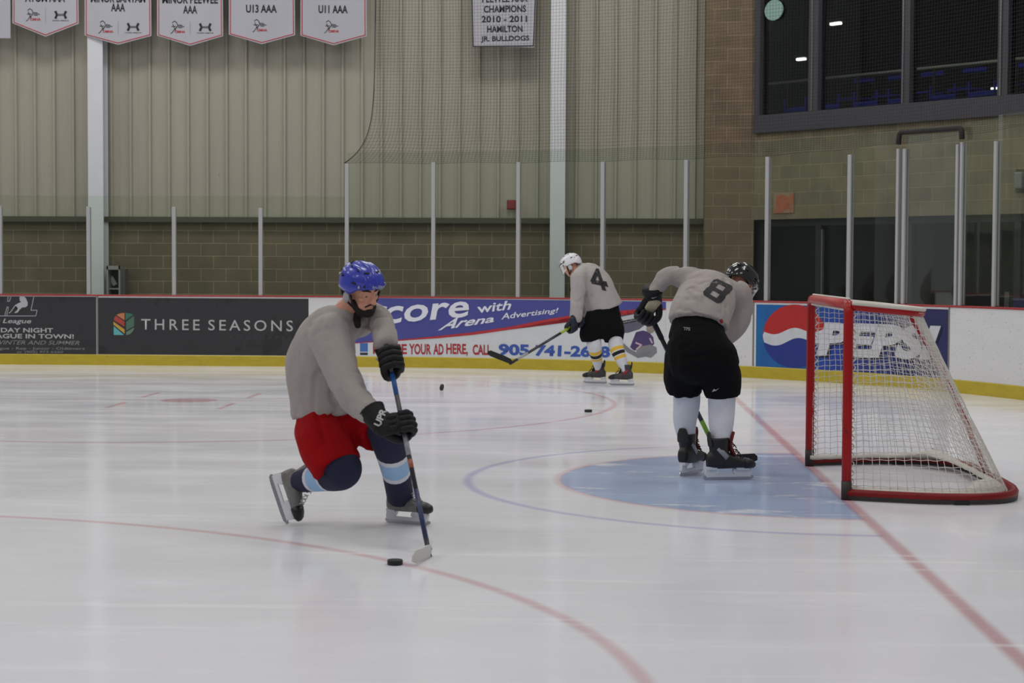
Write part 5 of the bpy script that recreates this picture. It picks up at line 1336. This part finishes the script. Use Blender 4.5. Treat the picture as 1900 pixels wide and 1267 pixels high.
jer3 = clothe(P3, 'jersey', [torso, yoke, armL, armR], M_jerseyb, .013, 3, .015, 6.0, (1, 1, .7))
hips = [[a(1121, 574, 9.84), a(1119, 592, 9.82), a(1118, 606, 9.81)], [(.205, .155), (.235, .18), (.24, .185)], dict(side=(1, 0, -.25))]
thL = [[a(1101, 600, 9.78), a(1096, 618, 9.76), a(1097, 632, 9.77)], [(.125, .14), (.122, .14), (.108, .12)], dict(round1=False)]
thR = [[a(1136, 600, 9.86), a(1138, 618, 9.84), a(1138, 636, 9.84)], [(.12, .14), (.112, .14), (.106, .12)], dict(round1=False)]
pants3 = clothe(P3, 'hockey_pants', [hips, thL, thR], M_pblk, .013, 3, .014, 6)
aL, aR = a(1111, 686, 9.93), a(1161, 689.5, 9.68)
sL = [[a(1101, 628, 9.78), a(1103, 643, 9.76), a(1107, 664, 9.86), aL], [.092, .090, .070, .044], dict(side=(-.05, -1, -.3))]
sR = [[a(1141, 629, 9.82), a(1144, 645, 9.74), a(1152, 666, 9.70), aR], [.092, .090, .072, .044], dict(side=(.1, -1, -.3))]
for (pts, rad, kw), t0 in ((sL, 1.22), (sR, 1.10)):
    banded('sock', P3, pts, rad, [(t0, 0), (t0+.22, 1), (t0+.30, 0), (t0+.58, 2), (t0+.66, 0), (t0+.88, 1), (9, 0)], [M_swhite, M_syel, M_sblk], kw['side'])
H3 = Loc(a(1060, 492, 9.93), (-.86, .22, -.46), (-.40, .15, .90), .98)
b3 = body_mesh(P3, [torso, armL, armR, hips, thL, thR, sL, sR], H3, a(1077, 503, 9.92), .011)
eyes(b3, H3)
helmet(P3, H3(0, 0, .022), H3.F, H3.U, mat('helmet white', (222, 222, 226), .3, var=.02, coat=.3), mat('vent black', (8, 8, 9), .6), .97, True, mat('ear guard white', (190, 190, 194), .4))
gl3 = glove(P3, hand3, sd3, hw3, M_gnavy, -1, None, None, M_gwht, 1.15, .10)
glove(P3, top3+sd3*.03, sd3, a(1078, 580, 10.1), M_gnavy, 1, None, None, None, 1.1, .10)
q = proj_on(jer3)
digit('jersey_number', jer3, q, [[(.72, .0), (.72, 1.0)], [(.72, .98), (.06, .30), (1.02, .30)]], .27, [(1100, 531), (1128, 538), (1115, 501), (1093, 503)])
q = proj_on(pants3)
skate(P3, aL, (-.88, .30, 0), (0, 0, 1), M_bdgrey, M_lacek, None, mat('boot red', (150, 36, 44), .5), 1.02)
skate(P3, aR, (-.88, .10, 0), (.0, 0, 1), M_bdgrey, M_lacek, None, mat('boot red', (150, 36, 44), .5), 1.02)
hstick('hockey_stick', 'black hockey stick with yellow-green print raised off the ice by number 4', top3, heel3, (-.93, -.1, .36), (.36, 0, .93), mat('stick black', (30, 32, 38), .4), mat('blade black', (22, 22, 24), .7), mat('stick grip', (26, 26, 28), .8),
       None, (('yellow_green_print', .16, .30, mat('stick lime', (150, 176, 46), .45, var=.3, vscale=25)), ('clear_print', .76, .90, mat('stick clear', (150, 152, 150), .5, var=.4, vscale=30))), -.02)
